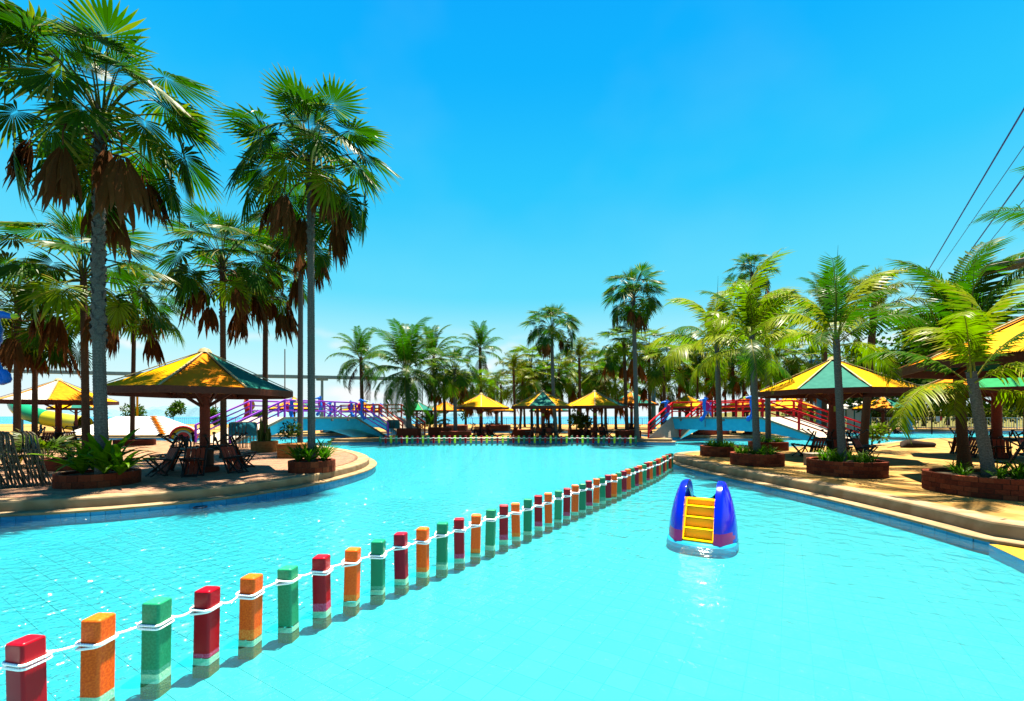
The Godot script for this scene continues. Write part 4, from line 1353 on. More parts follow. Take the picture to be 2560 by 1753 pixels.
# a leafy shrub: stem and leaves set through its volume
func shrub(called: String, label: String, at: Vector3, height: float, width: float, n: int, green: Color, sd: int, leaf := 0.16, blobs := 5, category := "shrub", group := "") -> Node3D:
	var r := RandomNumberGenerator.new()
	r.seed = sd
	var t := thing(called, label, category, at, 0.0, group)
	var st := MB.new()
	st.tube(PackedVector3Array([Vector3.ZERO, Vector3(0.03, height * 0.4, 0), Vector3(-0.02, height * 0.75, 0.02)]), PackedFloat32Array([0.05, 0.04, 0.02]) if height > 1.0 else PackedFloat32Array([0.02, 0.016, 0.008]), 6)
	part(t, "stem", st.mesh(), M.trunk_brown)
	var c: Array[Vector4] = []
	for k in blobs:
		c.append(Vector4(r.randf_range(-0.5, 0.5) * width * 0.55, height * r.randf_range(0.42, 0.86), r.randf_range(-0.5, 0.5) * width * 0.55, width * r.randf_range(0.22, 0.36)))
	var m := MB.new()
	for i in n:
		var b := c[r.randi() % blobs]
		var d := Vector3(r.randfn(), r.randfn(), r.randfn()).normalized()
		var p := Vector3(b.x, b.y, b.z) + d * b.w * pow(r.randf(), 0.4)
		var l := leaf * r.randf_range(0.6, 1.2)
		var out := (d + Vector3(r.randfn(), r.randfn(), r.randfn()) * 0.6 + Vector3.DOWN * 0.2).normalized()
		var s := out.cross(Vector3(r.randfn(), r.randfn(), r.randfn())).normalized() * l * 0.28
		var nn := s.cross(out).normalized()
		if nn.y < 0: nn = -nn
		var tone := r.randf_range(0.55, 1.5)
		m.tint(Color(green.r * tone * r.randf_range(0.8, 1.3), green.g * tone, green.b * tone))
		var i0 := m.vert(p, nn)
		m.vert(p + out * l * 0.45 + s, nn); m.vert(p + out * l, nn); m.vert(p + out * l * 0.45 - s, nn)
		m.face(i0, i0 + 1, i0 + 2); m.face(i0, i0 + 2, i0 + 3)
	part(t, "foliage", m.mesh(), M.leaf)
	return t

# ---------------------------------------------------------------- brick planters
func planter(label: String, at: Vector3, radius: float, height: float, bricks: bool, sd: int, courses := 4) -> Node3D:
	var r := RandomNumberGenerator.new()
	r.seed = sd
	var t := thing("brick_planter", label, "planter", at)
	var core := MB.new()
	core.lathe(PackedVector2Array([Vector2(radius - 0.012, 0), Vector2(radius - 0.012, height - 0.008), Vector2(radius - 0.115, height - 0.008), Vector2(radius - 0.115, height - 0.09)]), 40)
	part(t, "mortar", core.mesh(), M.mortar)
	var soil := MB.new()
	var prof := PackedVector2Array([Vector2(radius - 0.11, height - 0.075), Vector2(radius * 0.55, height - 0.05), Vector2(0, height - 0.03)])
	soil.lathe(prof, 32)
	part(t, "soil", soil.mesh(), M.soil)
	if bricks:
		var n := int(TAU * radius / 0.225)
		var arc := TAU / n
		var ch := height / courses
		var m := MB.new()
		var half := arc / 2.0 - 0.005 / radius
		var h := ch / 2.0 - 0.005
		# a slightly wedge shaped brick whose face follows the ring
		var ring := []
		for e in [[radius, 0.0], [radius - 0.125, 0.0]]:
			var row := []
			for s in 3:
				var a := lerpf(-half, half, s / 2.0)
				row.append(Vector3(sin(a) * e[0], 0, cos(a) * e[0]))
			ring.append(row)
		var hv := Vector3(0, h, 0)
		for s in 2:
			var o0: Vector3 = ring[0][s]; var o1: Vector3 = ring[0][s + 1]; var i0: Vector3 = ring[1][s]; var i1: Vector3 = ring[1][s + 1]
			m.quad_n(o0 - hv, o1 - hv, o1 + hv, o0 + hv, (o0 + o1).normalized())
			m.quad_n(i0 - hv, i1 - hv, i1 + hv, i0 + hv, -(i0 + i1).normalized())
			m.quad_n(o0 + hv, o1 + hv, i1 + hv, i0 + hv, Vector3.UP)
			m.quad_n(o0 - hv, o1 - hv, i1 - hv, i0 - hv, Vector3.DOWN)
		m.quad_n(ring[0][0] - hv, ring[1][0] - hv, ring[1][0] + hv, ring[0][0] + hv, Vector3(-1, 0, 0))
		m.quad_n(ring[0][2] - hv, ring[1][2] - hv, ring[1][2] + hv, ring[0][2] + hv, Vector3(1, 0, 0))
		var ms := m.mesh()
		var tones := [M.brick_a, M.brick_b, M.brick_c, M.brick_a]
		for k in courses:
			for i in n:
				var a := (i + (0.5 if k % 2 else 0.0)) * arc + r.randf_range(-0.004, 0.004)
				var b := Basis(Vector3.UP, a)
				part(t, "brick", ms, tones[r.randi() % 4], Transform3D(b, b * Vector3(0, 0, r.randf_range(-0.004, 0.005)) + Vector3(0, ch * (k + 0.5), 0)))
	else:
		var sk := MB.new()
		sk.lathe(PackedVector2Array([Vector2(radius, 0), Vector2(radius, height - 0.01), Vector2(radius - 0.01, height), Vector2(radius - 0.12, height)]), 32)
		part(t, "rim_wall", sk.mesh(), M.brick_b)
	return t
func planters() -> void:
	var list := [
		# px, depth, radius, height, bricks, label
		[247, 11.2, 0.82, 0.34, true, "dark brick planter holding the crinum lilies at the kerb", 2],
		[172, 14.5, 0.62, 0.36, true, "low dark brick planter around the brown trunked fan palm", 2],
		[780, 13.9, 0.68, 0.36, true, "dark brick planter of strap leaved plants at the island tip", 2],
		[337, 26.6, 1.0, 0.34, false, "wide low planter round the slim fan palm before the white pyramid", 2],
		[2115, 13.2, 0.98, 0.44, true, "red brick planter of grassy tufts before the teal and yellow parasol", 4],
		[1892, 15.9, 0.86, 0.42, true, "second red brick planter along the kerb, lit along its rim", 4],
		[1801, 19.4, 0.82, 0.44, true, "red brick planter closest to the island tip", 4],
		[1920, 22.9, 0.92, 0.42, false, "shaded brick planter farther back by the red bridge ramp", 4],
		[2478, 10.0, 1.15, 0.44, true, "largest red brick planter with the leaning feather palm", 4]]
	for k in list.size():
		var a = list[k]
		planter(a[5], pd(a[0], a[1], DECK - 0.016), a[2], a[3], a[4], 400 + k, a[6])
	# crinum lilies
	rosette("crinum_lily", "broad leaved crinum lily, tallest of the bed at the kerb", pd(262, 10.85, DECK + 0.28), crinum_leaves, 22, 1.35, 1)
	rosette("crinum_lily", "spreading crinum lily drooping over the planter edge", pd(300, 10.8, DECK + 0.27), crinum_leaves, 18, 1.15, 2)
	rosette("crinum_lily", "crinum lily with arching leaves beside the tallest lily", pd(206, 11.0, DECK + 0.27), crinum_leaves, 18, 1.15, 3)
	rosette("crinum_lily", "small crinum lily behind the others at the palm foot", pd(238, 11.55, DECK + 0.27), crinum_leaves, 14, 1.0, 4)
	rosette("sword_plant", "small dark strap leaved plant in the low planter behind the lilies", pd(172, 14.4, DECK + 0.28), sword_leaves, 16, 0.9, 5)
	for k in 6:
		var a := k * TAU / 6 + 0.3
		rosette("sword_plant", "strap leaved plant crowding the planter at the island tip", pd(780, 13.85, DECK + 0.30) + Vector3(cos(a) * 0.42, 0, sin(a) * 0.42), sword_leaves, 20, 1.3, 20 + k, "strap leaved plants at the island tip")
	# grassy tufts in the red brick planters
	var beds := [[2115, 13.2, 0.98, 11, "grassy tuft in the planter before the teal and yellow parasol", 0.44], [1892, 15.9, 0.86, 8, "thin grassy tuft in the second planter along the kerb", 0.42], [1801, 19.4, 0.82, 11, "dark grassy tuft in the planter closest to the island tip", 0.44], [1920, 22.9, 0.92, 9, "dark grassy tuft in the shaded planter by the red bridge ramp", 0.42], [2478, 10.0, 1.15, 8, "sparse grassy tuft in the largest brick planter", 0.46]]
	for b in beds:
		var r := RandomNumberGenerator.new()
		r.seed = int(b[0])
		for k in b[3]:
			var a: float = TAU * k / b[3] + r.randf_range(-0.2, 0.2)
			var rr: float = (b[2] - 0.28) * r.randf_range(0.62, 1.0)
			var o := thing("grass_tuft", b[4], "plant", pd(b[0], b[1], DECK + b[5] - 0.08) + Vector3(cos(a) * rr, 0, sin(a) * rr), r.randf() * TAU, b[4])
			var s := r.randf_range(0.85, 1.25) * (1.25 if b[1] > 18 else 1.15)
			part(o, "leaves", tufts[r.randi() % 4], M.leaf, Transform3D(Basis.from_scale(Vector3(s, s, s)), Vector3.ZERO))
	# the orange cactus tub and the box planter behind the strap leaved plants
	var tub := thing("round_planter", "orange rendered round planter holding cacti", "planter", pd(661, 21.6, DECK - 0.016))
	var m := MB.new()
	m.lathe(PackedVector2Array([Vector2(0.58, 0), Vector2(0.60, 0.5), Vector2(0.585, 0.53), Vector2(0.50, 0.53), Vector2(0.50, 0.46), Vector2(0, 0.47)]), 36)
	part(tub, "tub", m.mesh(), M.terracotta)
	for k in [[-0.12, 0.1, 1.25], [0.1, -0.05, 1.0], [0.22, 0.12, 0.7], [-0.26, -0.1, 0.8]]:
		var c := thing("cactus", "column cactus in the orange round planter", "cactus", tub.position + Vector3(k[0], 0.46, k[1]), k[2], "cacti in the orange planter")
		for j in 4:
			var cm := MB.new()
			var h: float = k[2] * [1.0, 0.62, 0.5, 0.75][j]
			var off := Vector3.ZERO if j == 0 else Vector3(cos(j * 2.1), 0, sin(j * 2.1)) * 0.10
			var path := PackedVector3Array([off * 0.3, off + Vector3(0, h * 0.3, 0), off * 1.1 + Vector3(0, h * 0.8, 0), off * 1.1 + Vector3(0, h, 0)])
			cm.tint(Color(0.13, 0.16, 0.035))
			cm.tube(path, PackedFloat32Array([0.05, 0.062, 0.055, 0.012]), 7)
			part(c, "stem", cm.mesh(), M.leaf)
	var box := thing("box_planter", "brown rendered box planter behind the strap leaved plants", "planter", pd(736, 18.4, DECK - 0.016))
	var bm := MB.new()
	bm.box(Vector3(0, 0.3, 0), Vector3(1.0, 0.62, 0.9), Basis(), 0.02)
	part(box, "box", bm.mesh(), M.terracotta)
	shrub("leafy_shrub", "dark leafy shrub growing in the brown box planter", pd(728, 18.4, DECK + 0.6), 0.85, 0.9, 420, Color(0.035, 0.07, 0.012), 71, 0.13)
	# low fan bush behind the stacked loungers
	var fb := thing("fan_palm_bush", "low bushy fan palm with brown tinged leaves behind the stacked loungers", "palm bush", pd(112, 15.6, DECK))
	var r := RandomNumberGenerator.new()
	r.seed = 77
	for i in 20:
		var pitch := lerpf(1.3, 0.05, i / 20.0)
		var dead := i > 13
		var b := Basis(Vector3.UP, i * 2.4) * Basis(Vector3.RIGHT, -pitch) * Basis.from_scale(Vector3.ONE * r.randf_range(0.55, 0.75))
		part(fb, "frond", fan_leaf(900 + i, 1.0, 1.0, 22, 1.9, 0.4, Color(0.20, 0.10, 0.03) if dead else Color(0.07, 0.11, 0.02), Color(0.25, 0.18, 0.06)), M.leaf, Transform3D(b, Vector3(0, 0.1, 0)))

# ---------------------------------------------------------------- parasols, tables, chairs
var roof_meshes := {}
func roof_stock() -> void:
	var R := 2.62; var apex := 3.76; var eave := 2.52     # heights above the deck
	var a0 := -PI / 8; var a1 := PI / 8
	var p := MB.new()
	var top := Vector3(0, apex, 0)
	# a gently sagging sheet from apex to eave, with a little thickness
	var rows := 6
	var last: Array[Vector3] = []
	for k in rows + 1:
		var t := float(k) / rows
		var y := lerpf(apex, eave, t) - 0.05 * sin(t * PI)
		var now: Array[Vector3] = [Vector3(sin(a0) * R * t, y, cos(a0) * R * t), Vector3(0, y, cos(a0) * R * t), Vector3(sin(a1) * R * t, y, cos(a1) * R * t)]
		if k > 0:
			for s in 2:
				var nn := Vector3(0, R, apex - eave).normalized()
				p.quad_n(last[s], last[s + 1], now[s + 1], now[s], nn)
		last = now
	roof_meshes.panel = p.mesh()
	var c := MB.new()
	c.bar(Vector3(0, apex + 0.012, 0), Vector3(0, eave + 0.02, R * 1.0), 0.05, 0.025)
	roof_meshes.cap = c.mesh()
	var s := MB.new()
	s.bar(Vector3(0, apex + 0.005, 0.15), Vector3(0, eave + 0.005, R * cos(a0)), 0.035, 0.02)
	roof_meshes.seam = s.mesh()
	var f := MB.new()
	var e0 := Vector3(sin(a0) * R, eave - 0.085, cos(a0) * R); var e1 := Vector3(sin(a1) * R, eave - 0.085, cos(a1) * R)
	f.bar(e0 + (e0 - e1).normalized() * 0.008, e1 - (e0 - e1).normalized() * 0.008, 0.04, 0.19)
	roof_meshes.fascia = f.mesh()
	var r := MB.new()
	r.bar(Vector3(0, apex - 0.12, 0.1), Vector3(0, eave - 0.08, R * 0.97), 0.06, 0.10)
	roof_meshes.rafter = r.mesh()
	var b := MB.new()
	b.bar(Vector3(0, 2.05, 0.12), Vector3(0, 2.86, 1.35), 0.07, 0.09)
	roof_meshes.brace = b.mesh()
	var k := MB.new()
	k.lathe(PackedVector2Array([Vector2(0.0, apex + 0.10), Vector2(0.13, apex + 0.06), Vector2(0.2, apex - 0.05)]), 8)
	roof_meshes.finial = k.mesh()
	var pole := MB.new()
	pole.lathe(PackedVector2Array([Vector2(0.15, 0), Vector2(0.145, 2.3), Vector2(0.19, 2.36), Vector2(0.19, 2.46), Vector2(0.14, 2.5), Vector2(0.12, 3.6)]), 20)
	roof_meshes.pole = pole.mesh()
	var ft := MB.new()
	ft.lathe(PackedVector2Array([Vector2(0.40, 0), Vector2(0.40, 0.14), Vector2(0.36, 0.18), Vector2(0.15, 0.19)]), 20)
	roof_meshes.foot = ft.mesh()
	var tb := MB.new()
	tb.lathe(PackedVector2Array([Vector2(0.17, 0.70), Vector2(0.78, 0.70), Vector2(0.80, 0.715), Vector2(0.80, 0.735), Vector2(0.78, 0.75), Vector2(0.17, 0.75), Vector2(0.17, 0.70)]), 36)
	roof_meshes.table = tb.mesh()
	var sk := MB.new()
	sk.lathe(PackedVector2Array([Vector2(0.24, 0.185), Vector2(0.24, 0.70), Vector2(0.17, 0.70), Vector2(0.17, 0.19)]), 16)
	roof_meshes.pedestal = sk.mesh()
	var sg := MB.new()
	sg.box(Vector3(0, 1.85, 0.17), Vector3(0.2, 0.2, 0.02), Basis(), 0.004)
	roof_meshes.sign = sg.mesh()
func parasol(label: String, at: Vector3, turn: float, pattern: String, dark := false, lean := 1.0, plate := false) -> Node3D:
	var t := thing("parasol", label, "parasol", at, turn)
	t.scale = Vector3(lean, maxf(1.0, lean), lean)
	var key := {"y": M.yellow, "o": M.orange, "t": M.teal, "g": M.green_roof, "w": M.white_roof}
	var wood: Material = M.fascia
	var pl: Material = M.red_pole
	part(t, "foot", roof_meshes.foot, pl)
	part(t, "pole", roof_meshes.pole, pl)
	for k in 8:
		var b := Transform3D(Basis(Vector3.UP, k * PI / 4), Vector3.ZERO)
		var e := Transform3D(Basis(Vector3.UP, (k + 0.5) * PI / 4), Vector3.ZERO)
		part(t, "roof_panel", roof_meshes.panel, key[pattern[k]], b)
		part(t, "ridge_cap", roof_meshes.cap, M.cap, e)
		part(t, "fascia_board", roof_meshes.fascia, wood, b)
		part(t, "rafter", roof_meshes.rafter, wood, e)
		if k % 2 == 0:
			part(t, "brace", roof_meshes.brace, wood, e)
	part(t, "finial", roof_meshes.finial, M.cap)
	if plate:
		part(t, "sign_plate", roof_meshes.sign, M.sign_lime, Transform3D(Basis(Vector3.UP, -turn), Vector3.ZERO))
	return t
func chair_parts(t: Node3D, detail: bool) -> void:
	var fr := MB.new()
	var sl := MB.new()
	var piece := func(called: String, a: Vector3, b: Vector3, w: float, h: float, red := false, up := Vector3.UP):
		if detail:
			var m := MB.new()
			m.bar(a, b, w, h, up, 0.004)
			part(t, called, m.mesh(), M.chair_red if red else M.chair_dark)
		else:
			(sl if red else fr).bar(a, b, w, h, up)
	# +z points to the table: the back panel leans on its edge
	var lean := Vector3(0, 1.12, 0.5).normalized()
	var nrm := Vector3(0, 0.5, -1.12).normalized()
	for s in [-1.0, 1.0]:
		piece.call("back_rail", Vector3(s * 0.26, 0, 0), Vector3(s * 0.26, 0, 0) + lean * 1.2, 0.035, 0.045, false, nrm)
	for k in 4:
		var x := -0.177 + 0.118 * k
		piece.call("slat", Vector3(x, 0, 0) + lean * 0.06 + nrm * 0.02, Vector3(x, 0, 0) + lean * 0.86 + nrm * 0.02, 0.098, 0.016, true, nrm)
	for h in [0.03, 0.46, 0.9]:
		piece.call("cross_bar", Vector3(-0.28, 0, 0) + lean * h + nrm * 0.035, Vector3(0.28, 0, 0) + lean * h + nrm * 0.035, 0.02, 0.045, false, nrm)
	var hinge := lean * 0.5
	var tip := Vector3(0, 0.52, -0.30)
	for s in [-1.0, 1.0]:
		piece.call("seat_rail", Vector3(s * 0.23, 0, 0) + hinge, Vector3(s * 0.23, 0, 0) + tip, 0.03, 0.04)
		piece.call("leg", Vector3(s * 0.20, 0, 0) + tip + Vector3(0, 0.02, -0.04), Vector3(s * 0.20, 0.01, 0.10), 0.03, 0.04)
		piece.call("leg", Vector3(s * 0.17, 0, 0) + hinge * 0.95, Vector3(s * 0.17, 0.01, -0.30), 0.03, 0.04)
		piece.call("armrest", Vector3(s * 0.29, 0, 0) + lean * 1.0, Vector3(s * 0.29, 1.16, 0.06), 0.05, 0.025)
		var m := MB.new()
		m.lathe(PackedVector2Array([Vector2(0, -0.016), Vector2(0.05, -0.016), Vector2(0.056, 0), Vector2(0.05, 0.016), Vector2(0, 0.016)]), 12)
		if detail:
			part(t, "armrest_end", m.mesh(), M.chair_dark, Transform3D(Basis(Vector3.RIGHT, -0.6), Vector3(s * 0.29, 1.17, 0.05)))
	for k in 3:
		var q := hinge.lerp(tip, 0.3 + 0.3 * k)
		piece.call("seat_slat", q + Vector3(-0.24, 0.025, 0), q + Vector3(0.24, 0.025, 0), 0.09, 0.016)
	piece.call("stretcher", Vector3(-0.18, 0.04, -0.28), Vector3(0.18, 0.04, -0.28), 0.025, 0.03)
	if not detail:
		part(t, "frame", fr.mesh(), M.chair_dark)
		part(t, "slats", sl.mesh(), M.chair_red)
var chair_near: Node3D
var chair_far: Node3D
func chair(at: Vector3, turn: float, near: bool, label: String, group: String) -> void:
	var src := chair_near if near else chair_far
	if src == null:
		src = thing("folding_chair", label, "chair", at, turn, group)
		chair_parts(src, near)
		if near: chair_near = src
		else: chair_far = src
	else:
		dup(src, at, turn, label, group)
func set_of(phrase: String, at: Vector3, spots: Array, near: bool) -> void:
	var t := thing("round_table", "dark round table under the %s" % phrase, "table", at)
	part(t, "table_top", roof_meshes.table, M.table)
	part(t, "pedestal", roof_meshes.pedestal, M.table)
	for a in spots:
		var q := Basis(Vector3.UP, a) * Vector3(0, 0, 1)
		chair(at + q * 1.15, a + PI, near, "folding chair tipped at the %s" % phrase, "chairs under the %s" % phrase)
	# things left lying on the table top
	var r := RandomNumberGenerator.new()
	r.seed = int(absf(at.x * 31 + at.z * 7)) + 3
	if near:
		for k in 3:
			var a := r.randf() * TAU
			var m := MB.new()
			m.box(Vector3(0, 0.03, 0), Vector3(0.34, 0.06, 0.24), Basis(), 0.02)
			var c := thing("seat_cushion", "dark cushion on the table, %s" % phrase, "cushion", at + Vector3(cos(a) * 0.5, 0.751, sin(a) * 0.5), r.randf() * TAU, "cushions under the %s" % phrase)
			part(c, "pad", m.mesh(), M.chair_dark)
func shade() -> void:
	var G := DECK - 0.016
	# near ones
	var list := [
		[512, 13.8, -0.18, "yotwtyyt", false, 0.96, "yellow and teal parasol beside the fan palms", [0.35, -0.55, -1.5, 1.35, 2.6, -2.5], true],
		[2083, 18.6, 0.16, "yotyytyt", false, 1.10, "teal and yellow parasol behind the brick planters", [0.5, -0.35, -1.2, 1.4, 2.4, -2.2], true],
		[2665, 11.2, 0.3, "gyyttoyy", false, 1.25, "yellow and green parasol beside the largest planter", [2.6, -2.4, -1.2], true],
		[2492, 18.6, 0.1, "gyotgyog", false, 1.12, "green and orange parasol behind the leaning palm", [0.2, -0.7, -1.6, 1.1, 2.5], true],
		[146, 27.0, 0.25, "woyoywwo", false, 1.05, "orange and white parasol among the shaggy fan palms", [0.3, -1.0, 1.4], false],
		[1203, 40.0, 0.46, "yyytyyyy", false, 0.95, "all yellow parasol across the pool", [0.35, -0.35, -1.3, 1.2, 2.4], false],
		[1357, 35.8, -0.07, "tyotyoyy", false, 1.0, "teal fronted parasol across the pool", [0.5, -0.4, -1.3, 1.3, 2.6], false],
		[1487, 37.2, 0.21, "ytyotyyy", false, 1.02, "yellow parasol with a teal side across the pool", [0.4, -0.3, -1.2, 1.2, 2.2], false],
		[1240, 60.0, 0.1, "oyoyyoyo", false, 1.0, "orange yellow parasol behind the all yellow one", [0.4, -0.6], false],
		[1372, 60.0, 0.3, "otgoytgo", false, 1.0, "orange and green parasol behind the teal one", [0.4, -0.6, 1.2], false],
		[1113, 60.0, 0.3, "oooyooyo", false, 1.0, "orange parasol behind the dry skirted fan palms", [0.4, -0.6], false],
		[1042, 59.0, 0.1, "gtggtggt", false, 1.0, "green parasol behind the bushy coconut palm", [0.5], false],
		[1579, 60.0, 0.25, "toytoyto", false, 1.35, "teal and orange parasol behind a tall palm", [0.5, -0.7], false],
		[1716, 42.0, 0.2, "yyoyyyoy", false, 0.95, "yellow parasol seen through the red bridge rails", [0.4, -0.8], false],
		[1868, 42.5, 0.2, "ytyoytyo", false, 0.95, "yellow and teal parasol behind the red bridge", [0.4], false],
		[1975, 44.0, 0.1, "yoyyyoyy", false, 1.0, "yellow parasol behind the red bridge ramp", [0.4], false],
		[2208, 44.5, 0.0, "tyoytoyo", false, 0.98, "orange and teal parasol near the blue pillar", [0.35, -0.5, 1.2], false],
		[905, 60.0, 0.0, "yoyyyoyy", false, 1.0, "yellow parasol behind the purple bridge", [], false],
		[735, 47.0, 0.0, "oytyoyty", false, 0.9, "orange parasol framed by the purple bridge rails", [], false],
		[190, 44.0, 0.2, "ytoyytoy", false, 0.8, "small parasol behind the orange and white one", [], false]]
	for a in list:
		var at := pd(a[0], a[1], G)
		parasol(a[6], at, a[2], a[3], a[4], a[5], int(a[0]) % 2 == 1)
		set_of(a[6], at, a[7], a[8])
	# the blue plastic chair standing at the near table
	var pc := thing("plastic_chair", "dark blue plastic chair with a pierced oval back at the parasol table", "chair", pd(452, 14.6, G), 0.5)
	var back := MB.new()
	var ov := PackedVector3Array(); var rr := PackedFloat32Array()
	for i in 25:
		var a := TAU * i / 24
		ov.append(Vector3(cos(a) * 0.24, 0.78 + sin(a) * 0.26, -0.22 - 0.06 * sin(a))); rr.append(0.028)
	back.tube(ov, rr, 8, false)
	part(pc, "back_hoop", back.mesh(), M.plastic)
	for k in 5:
		var x := -0.16 + 0.08 * k
		var h := sqrt(maxf(0.0, 1.0 - pow(x / 0.24, 2))) * 0.25
		var m := MB.new()
		m.bar(Vector3(x, 0.78 - h, -0.21), Vector3(x, 0.78 + h, -0.27), 0.035, 0.012, Vector3(0, 0, 1), 0.004)
		part(pc, "back_slat", m.mesh(), M.plastic)
	var seat := MB.new()
	seat.box(Vector3(0, 0.43, 0.0), Vector3(0.46, 0.035, 0.44), Basis(), 0.015)
	part(pc, "seat", seat.mesh(), M.plastic)
	for s in [[-1, -1], [1, -1], [-1, 1], [1, 1]]:
		var m := MB.new()
		m.bar(Vector3(s[0] * 0.2, 0.43, s[1] * 0.18), Vector3(s[0] * 0.25, 0, s[1] * 0.23), 0.045, 0.035, Vector3(0, 0, 1), 0.008)
		part(pc, "leg", m.mesh(), M.plastic)
	# one red chair standing free across the pool, dark bench box, log
	chair(pd(1282, 37.5, G), 0.9, false, "red folding chair standing alone between the parasols across the pool", "")
	chair(pd(2395, 20.5, G), -0.4, true, "red slatted folding chair standing by the small pool", "")
	var bx := thing("storage_box", "grey storage box between the brick planters", "box", pd(2045, 15.6, G))
	var bm := MB.new()
	bm.box(Vector3(0, 0.2, 0), Vector3(0.75, 0.4, 0.45), Basis(), 0.02)
	bm.box(Vector3(0, 0.415, 0), Vector3(0.79, 0.04, 0.49), Basis(), 0.012)
	part(bx, "body", bm.mesh(), M.slab)
	var lg := thing("driftwood_log", "dark driftwood log lying on the paving by the small pool", "log", gp(2298, 1119, G), 0.2)
	var lm := MB.new()
	lm.tube(PackedVector3Array([Vector3(-1.3, 0.05, 0.05), Vector3(-1.05, 0.18, 0), Vector3(-0.7, 0.2, 0), Vector3(0.2, 0.14, 0.03), Vector3(0.9, 0.12, 0), Vector3(1.15, 0.16, -0.05)]), PackedFloat32Array([0.04, 0.2, 0.26, 0.2, 0.17, 0.08]), 10)
	part(lg, "trunk", lm.mesh(), M.log)
	var tw := MB.new()
	tw.tube(PackedVector3Array([Vector3(-1.2, 0.12, 0), Vector3(-1.7, 0.1, 0.05), Vector3(-2.3, 0.02, 0.1)]), PackedFloat32Array([0.04, 0.025, 0.012]), 6)
	part(lg, "branch", tw.mesh(), M.log)

# ---------------------------------------------------------------- bridges
func bridge(label: String, near: PackedVector3Array, wide: Vector3, rail: Material, ramp_rail: Material, phrase: String) -> void:
	var t := thing("footbridge", label, "bridge", near[0])
	var o := near[0]
	var n := near.size()
	var far := PackedVector3Array()
	for p in near:
		far.append(p + wide)
	var out := -wide.normalized()
	var deck := MB.new(); var trim := MB.new(); var body := MB.new()
	var th := 0.13
	var below := [0.05, 0.86, 0.86, 0.05]
	for i in n - 1:
		var a := near[i] - o; var b := near[i + 1] - o; var c := far[i + 1] - o; var d := far[i] - o
		var up := (b - a).cross(d - a).normalized()
		if up.y < 0: up = -up
		deck.quad_n(a, b, c, d, up)
		var dn := Vector3(0, -th, 0)
		trim.quad_n(a, b, b + dn, a + dn, out)
		trim.quad_n(d, c, c + dn, d + dn, -out)
		var ins := -out * 0.10
		var la := Vector3(0, -below[i], 0); var lb := Vector3(0, -below[i + 1], 0)
		var a2 := a + ins + dn; var b2 := b + ins + dn; var c2 := c - ins + dn; var d2 := d - ins + dn
		trim.quad_n(a + dn, b + dn, b2, a2, Vector3.DOWN)
		trim.quad_n(d + dn, c + dn, c2, d2, Vector3.DOWN)
		body.quad_n(a2, b2, b2 + lb, a2 + la, out)
		body.quad_n(d2, c2, c2 + lb, d2 + la, -out)
		var un := ((b2 + lb) - (a2 + la)).cross((d2 + la) - (a2 + la)).normalized()
		if un.y > 0: un = -un
		body.quad_n(a2 + la, b2 + lb, c2 + lb, d2 + la, un)
	part(t, "walkway", deck.mesh(), M.bridge_deck)
	part(t, "edge_trim", trim.mesh(), M.bridge_trim)
	part(t, "girder", body.mesh(), M.bridge_blue)
	for i in 4:
		var lm := MB.new()
		var q := near[1].lerp(near[2], 0.12 + 0.25 * i) - o + out * -0.06 + Vector3(0, -0.24, 0)
		lm.box(q, Vector3(0.16, 0.13, 0.16), Basis(), 0.02)
		part(t, "lamp_box", lm.mesh(), M.steel)
	for line in [near, far]:
		var shift: Vector3 = (-out if line == near else out) * 0.09
		for i in n - 1:
			var a: Vector3 = line[i] - o + shift; var b: Vector3 = line[i + 1] - o + shift
			var mat: Material = rail if i == 1 else ramp_rail
			for h in [1.15, 0.80, 0.45]:
				var m := MB.new()
				m.bar(a + Vector3(0, h, 0), b + Vector3(0, h, 0), 0.12 if h > 1.0 else 0.085, 0.11 if h > 1.0 else 0.085, Vector3.UP, 0.015)
				part(t, "rail", m.mesh(), mat)
			var k := maxi(1, int(a.distance_to(b) / 1.9))
			for j in range(0, k + (1 if i == n - 2 else 0)):
				var m := MB.new()
				var q := a.lerp(b, float(j) / k)
				m.box(q + Vector3(0, 0.58, 0), Vector3(0.12, 1.16, 0.12), Basis(), 0.015)
				part(t, "rail_post", m.mesh(), mat)
